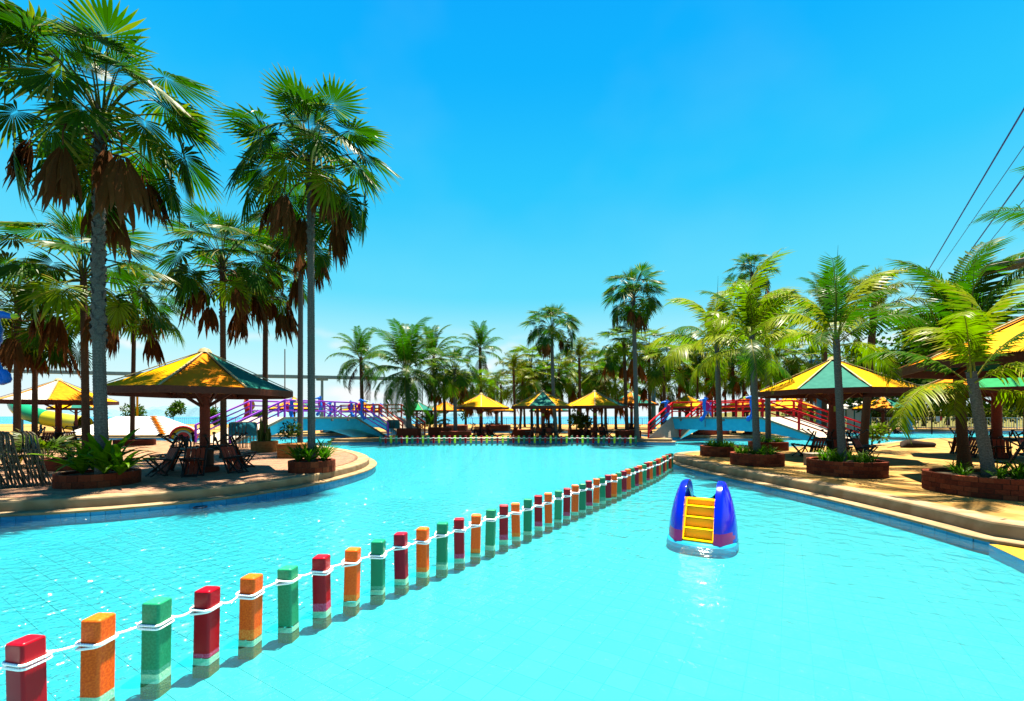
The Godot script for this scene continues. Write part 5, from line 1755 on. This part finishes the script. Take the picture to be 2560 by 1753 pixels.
func seahorse(label: String, at: Vector3, turn: float, s: float, pole: float, warm := false) -> void:
	var t := thing("seahorse_statue", label, "statue", at, turn, "painted seahorse statues")
	t.scale = Vector3(s, s, s)
	var h := pole
	if pole > 0.0:
		var pm := MB.new()
		pm.tube(PackedVector3Array([Vector3(0, 0, 0), Vector3(0, h + 0.2, 0)]), PackedFloat32Array([0.045, 0.045]), 10)
		part(t, "pole", pm.mesh(), M.pale_blue)
	var b := MB.new()
	var path := PackedVector3Array(); var rad := PackedFloat32Array()
	for i in 9:   # tail curl
		var a := 3.6 - i * 0.55
		var r := 0.07 + i * 0.008
		path.append(Vector3(0.16 + cos(a) * r, h + 0.16 + sin(a) * r * 1.1, 0)); rad.append(0.03 + i * 0.007)
	for q in [[0.10, 0.30, 0.10], [0.0, 0.5, 0.12], [-0.05, 0.72, 0.15], [0.0, 0.95, 0.17], [0.05, 1.13, 0.14], [0.03, 1.28, 0.115], [0.04, 1.40, 0.12], [0.10, 1.48, 0.11]]:
		path.append(Vector3(q[0], h + q[1], 0)); rad.append(q[2])
	# bony rings
	var p2 := PackedVector3Array(); var r2 := PackedFloat32Array()
	for i in path.size() - 1:
		for j in 3:
			var u := j / 3.0
			p2.append(path[i].lerp(path[i + 1], u)); r2.append(lerpf(rad[i], rad[i + 1], u) * (1.06 if j == 0 else 0.97))
	p2.append(path[path.size() - 1]); r2.append(0.1)
	b.tube(p2, r2, 12)
	part(t, "body", b.mesh(), M.horse_blue if not warm else M.horse_red)
	var sn := MB.new()
	sn.tube(PackedVector3Array([Vector3(0.06, h + 1.42, 0), Vector3(0.2, h + 1.43, 0), Vector3(0.36, h + 1.40, 0), Vector3(0.42, h + 1.40, 0)]), PackedFloat32Array([0.11, 0.075, 0.05, 0.06]), 10)
	var sno := part(t, "snout", sn.mesh(), M.horse_blue if not warm else M.horse_orange)
	var tp := MB.new()
	tp.tube(PackedVector3Array([Vector3(0.40, h + 1.40, 0), Vector3(0.46, h + 1.40, 0), Vector3(0.50, h + 1.40, 0)]), PackedFloat32Array([0.066, 0.055, 0.02]), 10)
	part(sno, "snout_tip", tp.mesh(), M.horse_green)
	var cr := MB.new()
	for k in 4:
		cr.tube(PackedVector3Array([Vector3(0.04 - 0.03 * k, h + 1.50 - 0.02 * k, 0), Vector3(-0.02 - 0.06 * k, h + 1.64 - 0.05 * k, 0)]), PackedFloat32Array([0.05, 0.012]), 7)
	part(t, "crest", cr.mesh(), M.horse_blue if not warm else M.horse_orange)
	for sd in [-1.0, 1.0]:
		var fn := MB.new()
		var c := Vector3(-0.06, h + 0.98, sd * 0.17)
		var prev: Array[Vector3] = []
		for i in 11:
			var a := i / 10.0 * PI
			var now: Array[Vector3] = [c + Vector3(0.02, cos(a) * 0.24, 0), c + Vector3(-0.16 * sin(a) - 0.02, cos(a) * 0.30, sd * 0.16 * sin(a))]
			if i > 0:
				fn.quad(prev[0], prev[1], now[1], now[0])
				var w := Vector3(0.025, 0, 0)
				fn.quad(prev[0] + w, prev[1] + w, now[1] + w, now[0] + w)
				fn.quad(prev[1], prev[1] + w, now[1] + w, now[1])
			prev = now
		part(t, "fin", fn.mesh(), M.horse_pink if not warm else M.horse_orange)
func bridges() -> void:
	var top := 2.0
	bridge("footbridge with purple rails and a pale blue girder behind the palm island", PackedVector3Array([Vector3(-17.35, DECK, -27.4), Vector3(-15.3, top, -30.0), Vector3(-12.6, top, -36.0), Vector3(-10.2, DECK, -36.8)]), Vector3(-3.3, 0, -1.5), M.purple, M.purple, "purple bridge")
	bridge("footbridge with orange red rails behind the purple bridge", PackedVector3Array([pd(800, 47.0, DECK), pd(850, 44.5, top), pd(945, 41.0, top), pd(1004, 40.5, DECK)]), Vector3(2.05, 0, -0.8), M.orange_rail, M.orange_rail, "orange bridge")
	bridge("footbridge with red rails and a pale blue girder behind the brick planters", PackedVector3Array([Vector3(10.6, DECK, -34.7), Vector3(13.1, top, -36.5), Vector3(16.6, top, -29.5), Vector3(20.2, DECK, -27.6)]), Vector3(3.2, 0, -1.6), M.red_rail, M.red_rail, "red bridge")
	# seahorses fixed to the bridge sides
	var S := [
		[pd(728, 31.0, 1.25), -0.4, 1.05, "blue and pink seahorse statue on the purple bridge, partly under the parasol eave"],
		[pd(902, 36.2, 1.35), 0.3, 1.1, "blue and magenta seahorse statue at the purple bridge ramp"],
		[pd(800, 37.0, 1.7), 2.9, 1.05, "blue seahorse statue with a red fin behind the grey palm trunk"],
		[pd(826, 39.5, 1.6), 2.9, 0.9, "slim blue seahorse statue in the middle of the purple bridge"],
		[pd(877, 42.0, 1.6), 0.2, 1.0, "blue seahorse statue with red fins before the yellow parasol"],
		[pd(933, 43.5, 1.5), 0.2, 0.95, "blue seahorse statue between the purple and orange rails"],
		[pd(952, 44.0, 1.5), 0.1, 0.95, "blue seahorse statue beside the orange rails"],
		[pd(1667, 36.2, 1.15), 2.8, 1.15, "blue and magenta seahorse statue at the red bridge end"],
		[pd(1763, 33.2, 1.25), 2.9, 1.15, "blue seahorse statue with pink fins in the middle of the red bridge"],
		[pd(1778, 37.0, 1.3), 0.1, 1.05, "blue seahorse statue facing away behind the red bridge"],
		[pd(1882, 30.0, 1.3), 2.9, 1.15, "blue and orange seahorse statue behind a palm trunk on the red bridge"]]
	for s in S:
		seahorse(s[3], s[0], s[1], s[2], 0.35)
	seahorse("red and orange seahorse statue on the red bridge ramp", pd(2003, 32.6, 1.05), 2.8, 1.25, 0.3, true)
	seahorse("red and blue seahorse statue behind the sloping purple rails", pd(617, 36.0, 1.3), 2.8, 1.4, 0.2, true)
	seahorse("large blue seahorse statue with a green nose on a post beside the stacked loungers", pd(-24, 14.0, DECK), 0.15, 1.55, 1.75)

# ---------------------------------------------------------------- stacked loungers
func lounger(label: String, group: String, at: Vector3, turn: float, tilt: float, s: float, cloth: bool, sd: int) -> void:
	var t := thing("folded_lounger", label, "lounger", at, turn, group)
	t.rotation = Vector3(0, turn, tilt)
	t.scale = Vector3(s, s, s)
	var r := RandomNumberGenerator.new()
	r.seed = sd
	for side in [-1.0, 1.0]:
		var m := MB.new()
		m.tube(PackedVector3Array([Vector3(-0.02, 0, side * 0.28), Vector3(0, 0.5, side * 0.28), Vector3(0.03, 1.05, side * 0.28), Vector3(0.06, 1.3, side * 0.26), Vector3(0.02, 1.40, side * 0.18), Vector3(0, 1.42, 0)]), PackedFloat32Array([0.017, 0.017, 0.017, 0.017, 0.017, 0.017]), 7)
		part(t, "side_tube", m.mesh(), M.bamboo)
		var k := MB.new()
		k.tube(PackedVector3Array([Vector3(0.05, 0.03, side * 0.24), Vector3(0.01, 0.4, side * 0.24), Vector3(-0.04, 0.85, side * 0.24), Vector3(0.05, 1.2, side * 0.24)]), PackedFloat32Array([0.014, 0.014, 0.014, 0.014]), 6)
		part(t, "leg_tube", k.mesh(), M.bamboo)
	for h in [0.06, 0.55, 0.95]:
		var m := MB.new()
		m.tube(PackedVector3Array([Vector3(0, h, -0.28), Vector3(0, h, 0.28)]), PackedFloat32Array([0.014, 0.014]), 6)
		part(t, "cross_tube", m.mesh(), M.bamboo)
	var c := MB.new()
	var last: Array[Vector3] = []
	for i in 11:
		var u := i / 10.0
		var y := 1.39 - u * (0.72 if cloth else 0.5)
		var now: Array[Vector3] = []
		for z in 5:
			now.append(Vector3(0.035 + 0.03 * sin(u * 7.0 + z + sd) + (0.02 if cloth else 0.0), y, -0.25 + 0.125 * z))
		if i > 0:
			for z in 4:
				c.quad(last[z], last[z + 1], now[z + 1], now[z])
		last = now
	if cloth:
		part(t, "sling", c.mesh(), M.sling)
func loungers() -> void:
	for i in 12:
		lounger("folded cream tube lounger, %s of the leaning row from the crinum bed" % ordinal(12 - i), "folded loungers by the crinum bed", Vector3(-12.45 + 0.075 * i, DECK - 0.016, -10.5 - 0.06 * i), 0.84 + 0.05 * (i % 3), 0.16 + 0.03 * (i % 4), 0.98, i == 10, 500 + i)
	for i in 6:
		lounger("folded lounger with hanging blue sling beside the cactus planter", "folded loungers by the cactus planter", pd(586 + 8.5 * i, 24.0, DECK - 0.016), -1.2, 0.05, 1.0, true, 520 + i)
	for i in 5:
		lounger("folded lounger leaning by the orange railed ramp", "folded loungers by the orange ramp", pd(974 + 5.0 * i, 37.6, DECK - 0.016), -0.6, 0.08, 1.0, true, 540 + i)

# ---------------------------------------------------------------- far things
func fence(label: String, a: Vector3, b: Vector3, step: float, height: float, m: Material) -> void:
	var t := thing("railing_fence", label, "fence", a)
	var l := a.distance_to(b)
	var d := (b - a).normalized()
	for h in [height, 0.15]:
		var r := MB.new()
		r.bar(Vector3(0, h, 0), d * l + Vector3(0, h, 0), 0.06, 0.06)
		part(t, "rail", r.mesh(), m)
	var bars := MB.new()
	var k := 0
	var post := MB.new()
	post.box(Vector3(0, height / 2, 0), Vector3(0.10, height + 0.08, 0.10))
	var pm := post.mesh()
	var x := 0.0
	while x <= l:
		if k % 16 == 0:
			part(t, "post", pm, m, Transform3D(Basis(), d * x))
		else:
			bars.box(d * x + Vector3(0, height / 2 + 0.03, 0), Vector3(0.035, height + 0.05, 0.035))
		x += step
		k += 1
	var bn := part(t, "pickets", bars.mesh(), m)
	bn.set_meta("kind", "stuff")
func far_things() -> void:
	fence("grey picket railing along the sea wall", Vector3(-75, DECK, -88), Vector3(34, DECK, -88), 0.42, 1.35, M.fence)
	fence("white picket fence below the dry bank", Vector3(47, DECK, -62), Vector3(74, DECK, -60), 0.34, 1.5, M.white)
	fence("pale picket fence at the foot of the bank behind the blue pillar", Vector3(30, DECK, -58), Vector3(47, DECK, -62), 0.34, 1.5, M.white)
	var sg := thing("notice_board", "small white and red notice on the picket fence", "sign", pd(2347, 60.6, DECK))
	var m := MB.new()
	m.box(Vector3(-0.15, 1.35, 0.06), Vector3(0.55, 0.7, 0.03), Basis(), 0.008)
	part(sg, "board", m.mesh(), M.sign_white)
	m = MB.new()
	m.box(Vector3(0.25, 1.4, 0.065), Vector3(0.32, 0.6, 0.03), Basis(), 0.008)
	part(sg, "red_panel", m.mesh(), M.sign_red)
	# overhead rail track with T shaped pillars
	var tr := thing("overhead_track", "long pale blue overhead track on slim pillars crossing behind the palms", "track", pd(0, 78, 0))
	var line := PackedVector3Array([pd(-260, 74, hy(921, 74)), pd(250, 78, hy(933, 78)), pd(850, 82, hy(944, 82)), pd(1245, 88, hy(952, 88))])
	for i in line.size() - 1:
		m = MB.new()
		m.bar(line[i] - tr.position, line[i + 1] - tr.position, 0.9, 0.62, Vector3.UP, 0.04)
		part(tr, "beam", m.mesh(), M.beam)
	for a in [[316, 77.5], [804, 81.5], [1243, 87.9], [-60, 75.0]]:
		var i := 0
		while i < line.size() - 2 and pd(a[0], a[1], 0).x > line[i + 1].x:
			i += 1
		var u := inverse_lerp(line[i].x, line[i + 1].x, pd(a[0], a[1], 0).x)
		var q := line[i].lerp(line[i + 1], u)
		m = MB.new()
		m.lathe(PackedVector2Array([Vector2(0.28, DECK), Vector2(0.22, q.y - 0.35)]), 14)
		part(tr, "pillar", m.mesh(), M.beam, Transform3D(Basis(), Vector3(q.x, 0, q.z) - tr.position))
		m = MB.new()
		m.box(Vector3(0, q.y - 0.47, 0), Vector3(2.0, 0.32, 0.6), Basis(), 0.05)
		part(tr, "pillar_head", m.mesh(), M.beam, Transform3D(Basis(), Vector3(q.x, 0, q.z) - tr.position))
	# blue pillars behind the planters
	for a in [[2270, 57.0, 0.42, 10.0, "stout sky blue pillar standing at the edge of the small pool"], [2049, 52.0, 0.34, 8.0, "slimmer sky blue pillar behind the red bridge ramp"], [1634, 60.0, 0.3, 6.0, "thin sky blue pillar behind the pale trunked fan palm"]]:
		var o := thing("blue_pillar", a[4], "pillar", pd(a[0], a[1], DECK - 0.016))
		m = MB.new()
		m.lathe(PackedVector2Array([Vector2(a[2] * 1.5, 0), Vector2(a[2] * 1.4, 0.12), Vector2(a[2] * 1.05, 0.3), Vector2(a[2], 0.8), Vector2(a[2] * 0.9, a[3]), Vector2(0, a[3])]), 20)
		part(o, "shaft", m.mesh(), M.pale_blue)
		m = MB.new()
		m.box(Vector3(0, a[3] + 0.2, 0), Vector3(1.8, 0.4, 1.2), Basis(), 0.05)
		part(o, "head", m.mesh(), M.pale_blue)
	# white play pyramid with an orange stepped edge
	var py := thing("play_pyramid", "white truncated play pyramid with an orange stepped edge behind the palm island", "pyramid", pd(335, 44.0, DECK - 0.016))
	m = MB.new()
	var b := [Vector3(-4.6, 0, 2.6), Vector3(4.9, 0, 2.6), Vector3(4.9, 0, -3.4), Vector3(-4.6, 0, -3.4)]
	var tp := [Vector3(-2.0, 1.72, -0.3), Vector3(1.6, 1.72, -0.3), Vector3(1.6, 1.72, -1.6), Vector3(-2.0, 1.72, -1.6)]
	for i in 4:
		m.quad(b[i], b[(i + 1) % 4], tp[(i + 1) % 4], tp[i])
	m.quad(tp[0], tp[1], tp[2], tp[3])
	part(py, "faces", m.mesh(), M.white)
	for k in 12:
		var u := (k + 0.5) / 12
		m = MB.new()
		m.box(b[1].lerp(tp[1], u) + Vector3(0.05, 0.06, 0), Vector3(0.34, 0.1, 0.5), Basis(), 0.02)
		part(py, "step", m.mesh(), M.orange)
	# water slide tube
	var tb := thing("tube_slide", "yellow and green tube slide behind the orange and white parasol", "slide", pd(140, 46, DECK - 0.016))
	var p := PackedVector3Array(); var r := PackedFloat32Array()
	for i in 15:
		var u := i / 14.0
		p.append(Vector3(lerpf(-9.0, 2.6, u), 0.95 + 2.2 * pow(1.0 - u, 1.6), lerpf(-4.5, 0.5, u) + sin(u * 5.0) * 0.8)); r.append(0.82)
	m = MB.new()
	m.tube(p.slice(0, 9), r.slice(0, 9), 18, false)
	part(tb, "upper_tube", m.mesh(), M.tube_green)
	m = MB.new()
	m.tube(p.slice(8, 15), r.slice(8, 15), 18, false)
	part(tb, "lower_tube", m.mesh(), M.tube_yellow)
	m = MB.new()
	var rim := PackedVector3Array(); var rw := PackedFloat32Array()
	for i in 25:
		rim.append(p[14] + Vector3(0.02, cos(TAU * i / 24) * 0.84, sin(TAU * i / 24) * 0.84)); rw.append(0.07)
	m.tube(rim, rw, 8, false)
	part(tb, "rim", m.mesh(), M.tube_yellow)
	for k in [3, 7, 12]:
		m = MB.new()
		m.tube(PackedVector3Array([p[k] + Vector3(0, -0.75, 0), Vector3(p[k].x, 0, p[k].z)]), PackedFloat32Array([0.1, 0.1]), 8)
		part(tb, "support", m.mesh(), M.pale_blue)
	# mushroom spray
	var mu := thing("spray_mushroom", "small mushroom shaped sunshade with a yellow post and a red white cap", "sunshade", pd(343, 50, DECK - 0.016))
	m = MB.new()
	m.lathe(PackedVector2Array([Vector2(0.10, 0), Vector2(0.10, 4.0)]), 10)
	part(mu, "post", m.mesh(), M.yellow)
	m = MB.new()
	m.lathe(PackedVector2Array([Vector2(0.0, 4.75), Vector2(0.5, 4.62), Vector2(1.0, 4.35), Vector2(1.3, 4.05), Vector2(1.25, 4.0), Vector2(0.1, 4.1)]), 24)
	part(mu, "cap", m.mesh(), M.white_roof)
	m = MB.new()
	m.lathe(PackedVector2Array([Vector2(1.26, 4.12), Vector2(1.34, 4.02), Vector2(1.28, 3.96)]), 24)
	part(mu, "cap_edge", m.mesh(), M.sign_red)
	# arch toy beside the ramp
	var ar := thing("rainbow_arch", "small red and grey rainbow arch at the foot of the purple ramp", "arch", pd(458, 38.5, 0.0), 0.5)
	for k in 3:
		m = MB.new()
		var ap := PackedVector3Array(); var aw := PackedFloat32Array()
		for i in 13:
			var a := PI * i / 12
			ap.append(Vector3(cos(a) * (0.95 - 0.19 * k), 0.1 + sin(a) * (1.05 - 0.19 * k), 0)); aw.append(0.1)
		m.tube(ap, aw, 8)
		part(ar, "band", m.mesh(), [M.sign_red, M.orange, M.slab][k])
	m = MB.new()
	m.box(Vector3(0, 0.25, 0), Vector3(0.9, 0.9, 0.08))
	part(ar, "panel", m.mesh(), M.sign_red)
	# round orange planters and box planters across the pool
	for a in [[1142, 52.0, 1.3, 0.7, "wide orange round planter behind the bright green fan palm"], [1245, 52.5, 1.5, 0.7, "wide orange round planter behind the all yellow parasol"], [1762, 41.5, 1.0, 0.55, "orange planter seen under the red bridge"], [1800, 42.0, 0.8, 0.7, "short orange planter beside the one under the red bridge"]]:
		planter_far("round_planter", a[4], pd(a[0], a[1], DECK - 0.016), a[2], a[3], M.chair_red)
	for a in [[1022, 36.0, 0.85, 0.75, "dark square planter of the bushy coconut palm"], [1100, 37.5, 0.9, 0.8, "dark planter at the foot of the dry skirted fan palms"], [1139, 36.6, 1.25, 0.5, "long dark planter at the bright green fan palm"], [1308, 38.0, 0.9, 0.6, "dark planter beside the lone red chair"], [1448, 38.5, 0.9, 0.6, "dark planter of leafy plants beside the yellow parasol with a teal side"], [1570, 36.0, 0.9, 0.6, "dark planter at the foot of the rusty skirted fan palm"]]:
		var o := thing("box_planter", a[4], "planter", pd(a[0], a[1], DECK - 0.016))
		m = MB.new()
		m.box(Vector3(0, a[3] / 2, 0), Vector3(a[2] * 2, a[3], 1.3), Basis(), 0.03)
		part(o, "box", m.mesh(), M.brick_b)
	# shrubs
	for a in [[340, 62.0, 3.4, 2.6, "clipped shrub beside the yellow post of the mushroom sunshade", 1], [432, 60.0, 3.8, 2.4, "twin clumped shrub at the sea railing behind the white pyramid", 2], [535, 58.0, 2.8, 2.4, "round leafy shrub behind the parasol pole", 3], [640, 58.0, 2.3, 2.0, "leafy shrub behind the purple bridge corner", 4]]:
		shrub("leafy_shrub", a[4], pd(a[0], a[1], DECK), a[2], a[3], 900, Color(0.045, 0.10, 0.008), 700 + a[5], 0.34)
	for a in [[1075, 58.0, 3.0, "spreading young yellow palm at the railing beside the orange ramp", "warm"]]:
		palm("warm", "young_palm", a[3], pd(a[0], a[1], DECK), pd(a[0], a[1], DECK + 0.5), {"seed": 301, "r": 0.16, "bark": B_(), "n": 12, "size": 1.1, "low": 0.5, "far": true})
	shrub("leafy_plant", "bright yellow green leafy plant in the planter beside the yellow parasol", pd(1441, 38.4, DECK + 0.55), 1.6, 1.5, 420, Color(0.10, 0.15, 0.008), 720, 0.26)
	shrub("leafy_plant", "dark leafy plant crowding the planter behind the yellow green one", pd(1456, 38.8, DECK + 0.55), 1.5, 1.6, 420, Color(0.03, 0.065, 0.006), 721, 0.26)
	shrub("young_tree", "thin young tree with few round leaves before the sea railing", pd(1162, 55.0, DECK), 4.0, 1.6, 120, Color(0.09, 0.17, 0.012), 722, 0.42, 4, "tree")
	shrub("leafy_shrub", "yellow green potted shrub beside the red bridge ramp foot", pd(2180, 26.5, DECK), 1.3, 1.4, 420, Color(0.12, 0.17, 0.008), 723, 0.2)
	for q in [[2215, 46.0, 9.5, 8.0, "dark broad tree behind the orange and teal parasol", 1], [2330, 42.0, 11.0, 8.0, "tall dark broad tree behind the stout blue pillar", 2], [2450, 36.0, 9.0, 7.5, "dense dark tree behind the green and orange parasol", 3], [2560, 34.0, 9.5, 7.5, "dense dark tree at the end of the white picket fence", 4], [2090, 60.0, 9.0, 8.0, "leafy dark tree behind the white kiosk", 5]]:
		shrub("broad_tree", q[4], pd(q[0], q[1], DECK), q[2], q[3], 2600, Color(0.028, 0.062, 0.005), 800 + q[5], 0.55, 9, "tree")
	for k in 11:
		var px := 1985.0 + 55.0 * k
		shrub("hedge_shrub", "leafy green shrub lining the foot of the dry bank behind the fences", pd(px, 66.0 + 2.5 * (k % 3), DECK), 3.2 + 0.7 * ((k * 5) % 4), 4.6, 900, Color(0.05, 0.085, 0.006) if k % 3 else Color(0.085, 0.12, 0.006), 840 + k, 0.5, 6, "shrub", "shrubs along the dry bank")
	# white kiosk and its roofs
	var ki := thing("kiosk", "white kiosk with a pale flat roof and green trim behind the red ramp", "kiosk", pd(2146, 50, DECK - 0.016), -0.2)
	m = MB.new()
	m.box(Vector3(0, 1.3, 0), Vector3(1.6, 2.6, 1.6), Basis(), 0.02)
	part(ki, "wall", m.mesh(), M.white)
	for x in [-0.8, 0.0, 0.8]:
		m = MB.new()
		m.box(Vector3(x, 1.3, 0.81), Vector3(0.1, 2.6, 0.05))
		part(ki, "trim", m.mesh(), M.teal)
	m = MB.new()
	m.lathe(PackedVector2Array([Vector2(2.1, 2.75), Vector2(2.1, 2.85), Vector2(0.2, 3.5), Vector2(0, 3.5)]), 4, Vector3.ZERO, true)
	part(ki, "roof", m.mesh(), M.white_roof, Transform3D(Basis(Vector3.UP, PI / 4), Vector3.ZERO))
	var st := thing("stall", "white roofed stall with yellow counter seen above the red ramp", "stall", pd(2035, 54, DECK - 0.016), 0.1)
	m = MB.new()
	m.lathe(PackedVector2Array([Vector2(3.4, 2.5), Vector2(3.4, 2.65), Vector2(0.3, 3.7), Vector2(0, 3.7)]), 4, Vector3.ZERO, true)
	part(st, "roof", m.mesh(), M.white_roof, Transform3D(Basis(Vector3.UP, PI / 4), Vector3.ZERO))
	for s in [[-1, -1], [1, -1], [1, 1], [-1, 1]]:
		m = MB.new()
		m.box(Vector3(s[0] * 2.1, 1.3, s[1] * 2.1), Vector3(0.12, 2.6, 0.12))
		part(st, "post", m.mesh(), M.white)
	m = MB.new()
	m.box(Vector3(0, 0.5, 1.9), Vector3(4.0, 1.0, 0.5), Basis(), 0.02)
	part(st, "counter", m.mesh(), M.white)
	# slab canopy and cables at the frame edge
	var sl := thing("concrete_canopy", "grey concrete canopy slab jutting in above the yellow and green parasol", "canopy", pd(2740, 13.0, DECK - 0.016))
	m = MB.new()
	var y := hy(662, 13.0) - DECK
	m.bar(pd(2446, 13.6, y + 0.0) - Vector3(sl.position.x, 0, sl.position.z), pd(2900, 12.0, y + 0.45) - Vector3(sl.position.x, 0, sl.position.z), 0.9, 0.14, Vector3.UP, 0.02)
	part(sl, "slab", m.mesh(), M.slab)
	m = MB.new()
	m.lathe(PackedVector2Array([Vector2(0.25, 0), Vector2(0.22, y + 0.1)]), 16)
	part(sl, "column", m.mesh(), M.slab, Transform3D(Basis(), Vector3(0.6, 0, 0)))
	var C := [[2624, 165, 2276, 752, 0.028], [2660, 222, 2300, 742, 0.014], [2640, 330, 2330, 762, 0.026], [2660, 378, 2352, 755, 0.014]]
	for k in 4:
		var c = C[k]
		var c0 := pd(c[0], 13.0, hy(c[1], 13.0)); var c1 := pd(c[2], 55.0, hy(c[3], 55.0))
		# both ends run on past the frame to where the cable is fixed
		var e0 := c0 + (c0 - c1) * 0.25
		var o := thing("cable", "%s blue cable slanting down behind the palms" % ["thickest upper", "thin second", "thick third", "thin lowest"][k], "cable", e0)
		m = MB.new()
		m.tube(PackedVector3Array([Vector3.ZERO, c1 - e0]), PackedFloat32Array([c[4], c[4] * 1.6]), 6)
		part(o, "strand", m.mesh(), M.blue_rail)
	# thin poles
	for a in [[712, 60.0, 873, 0.07, "thin tall grey pole rising behind the purple bridge"], [1056, 62.0, 960, 0.06, "thin dark pole beside the orange ramp"], [539, 70.0, 970, 0.07, "thin lamp pole behind the parasol pole"]]:
		var o := thing("pole", a[4], "pole", pd(a[0], a[1], DECK))
		m = MB.new()
		m.tube(PackedVector3Array([Vector3.ZERO, Vector3(0, hy(a[2], a[1]) - DECK, 0)]), PackedFloat32Array([a[3] * 1.3, a[3]]), 8)
		part(o, "shaft", m.mesh(), M.steel)
func B_() -> Material:
	return M.trunk_brown
func planter_far(called: String, label: String, at: Vector3, radius: float, height: float, mat: Material) -> void:
	var o := thing(called, label, "planter", at)
	var m := MB.new()
	m.lathe(PackedVector2Array([Vector2(radius, 0), Vector2(radius, height - 0.03), Vector2(radius - 0.03, height), Vector2(radius - 0.15, height), Vector2(radius - 0.15, height - 0.1), Vector2(0, height - 0.08)]), 28)
	part(o, "tub", m.mesh(), mat)

func _ready() -> void:
	view_and_light()
	materials()
	setting()
	bridges()
	roof_stock()
	leaf_stock()
	tuft_stock()
	palms()
	planters()
	shade()
	posts()
	slide()
	loungers()
	far_things()
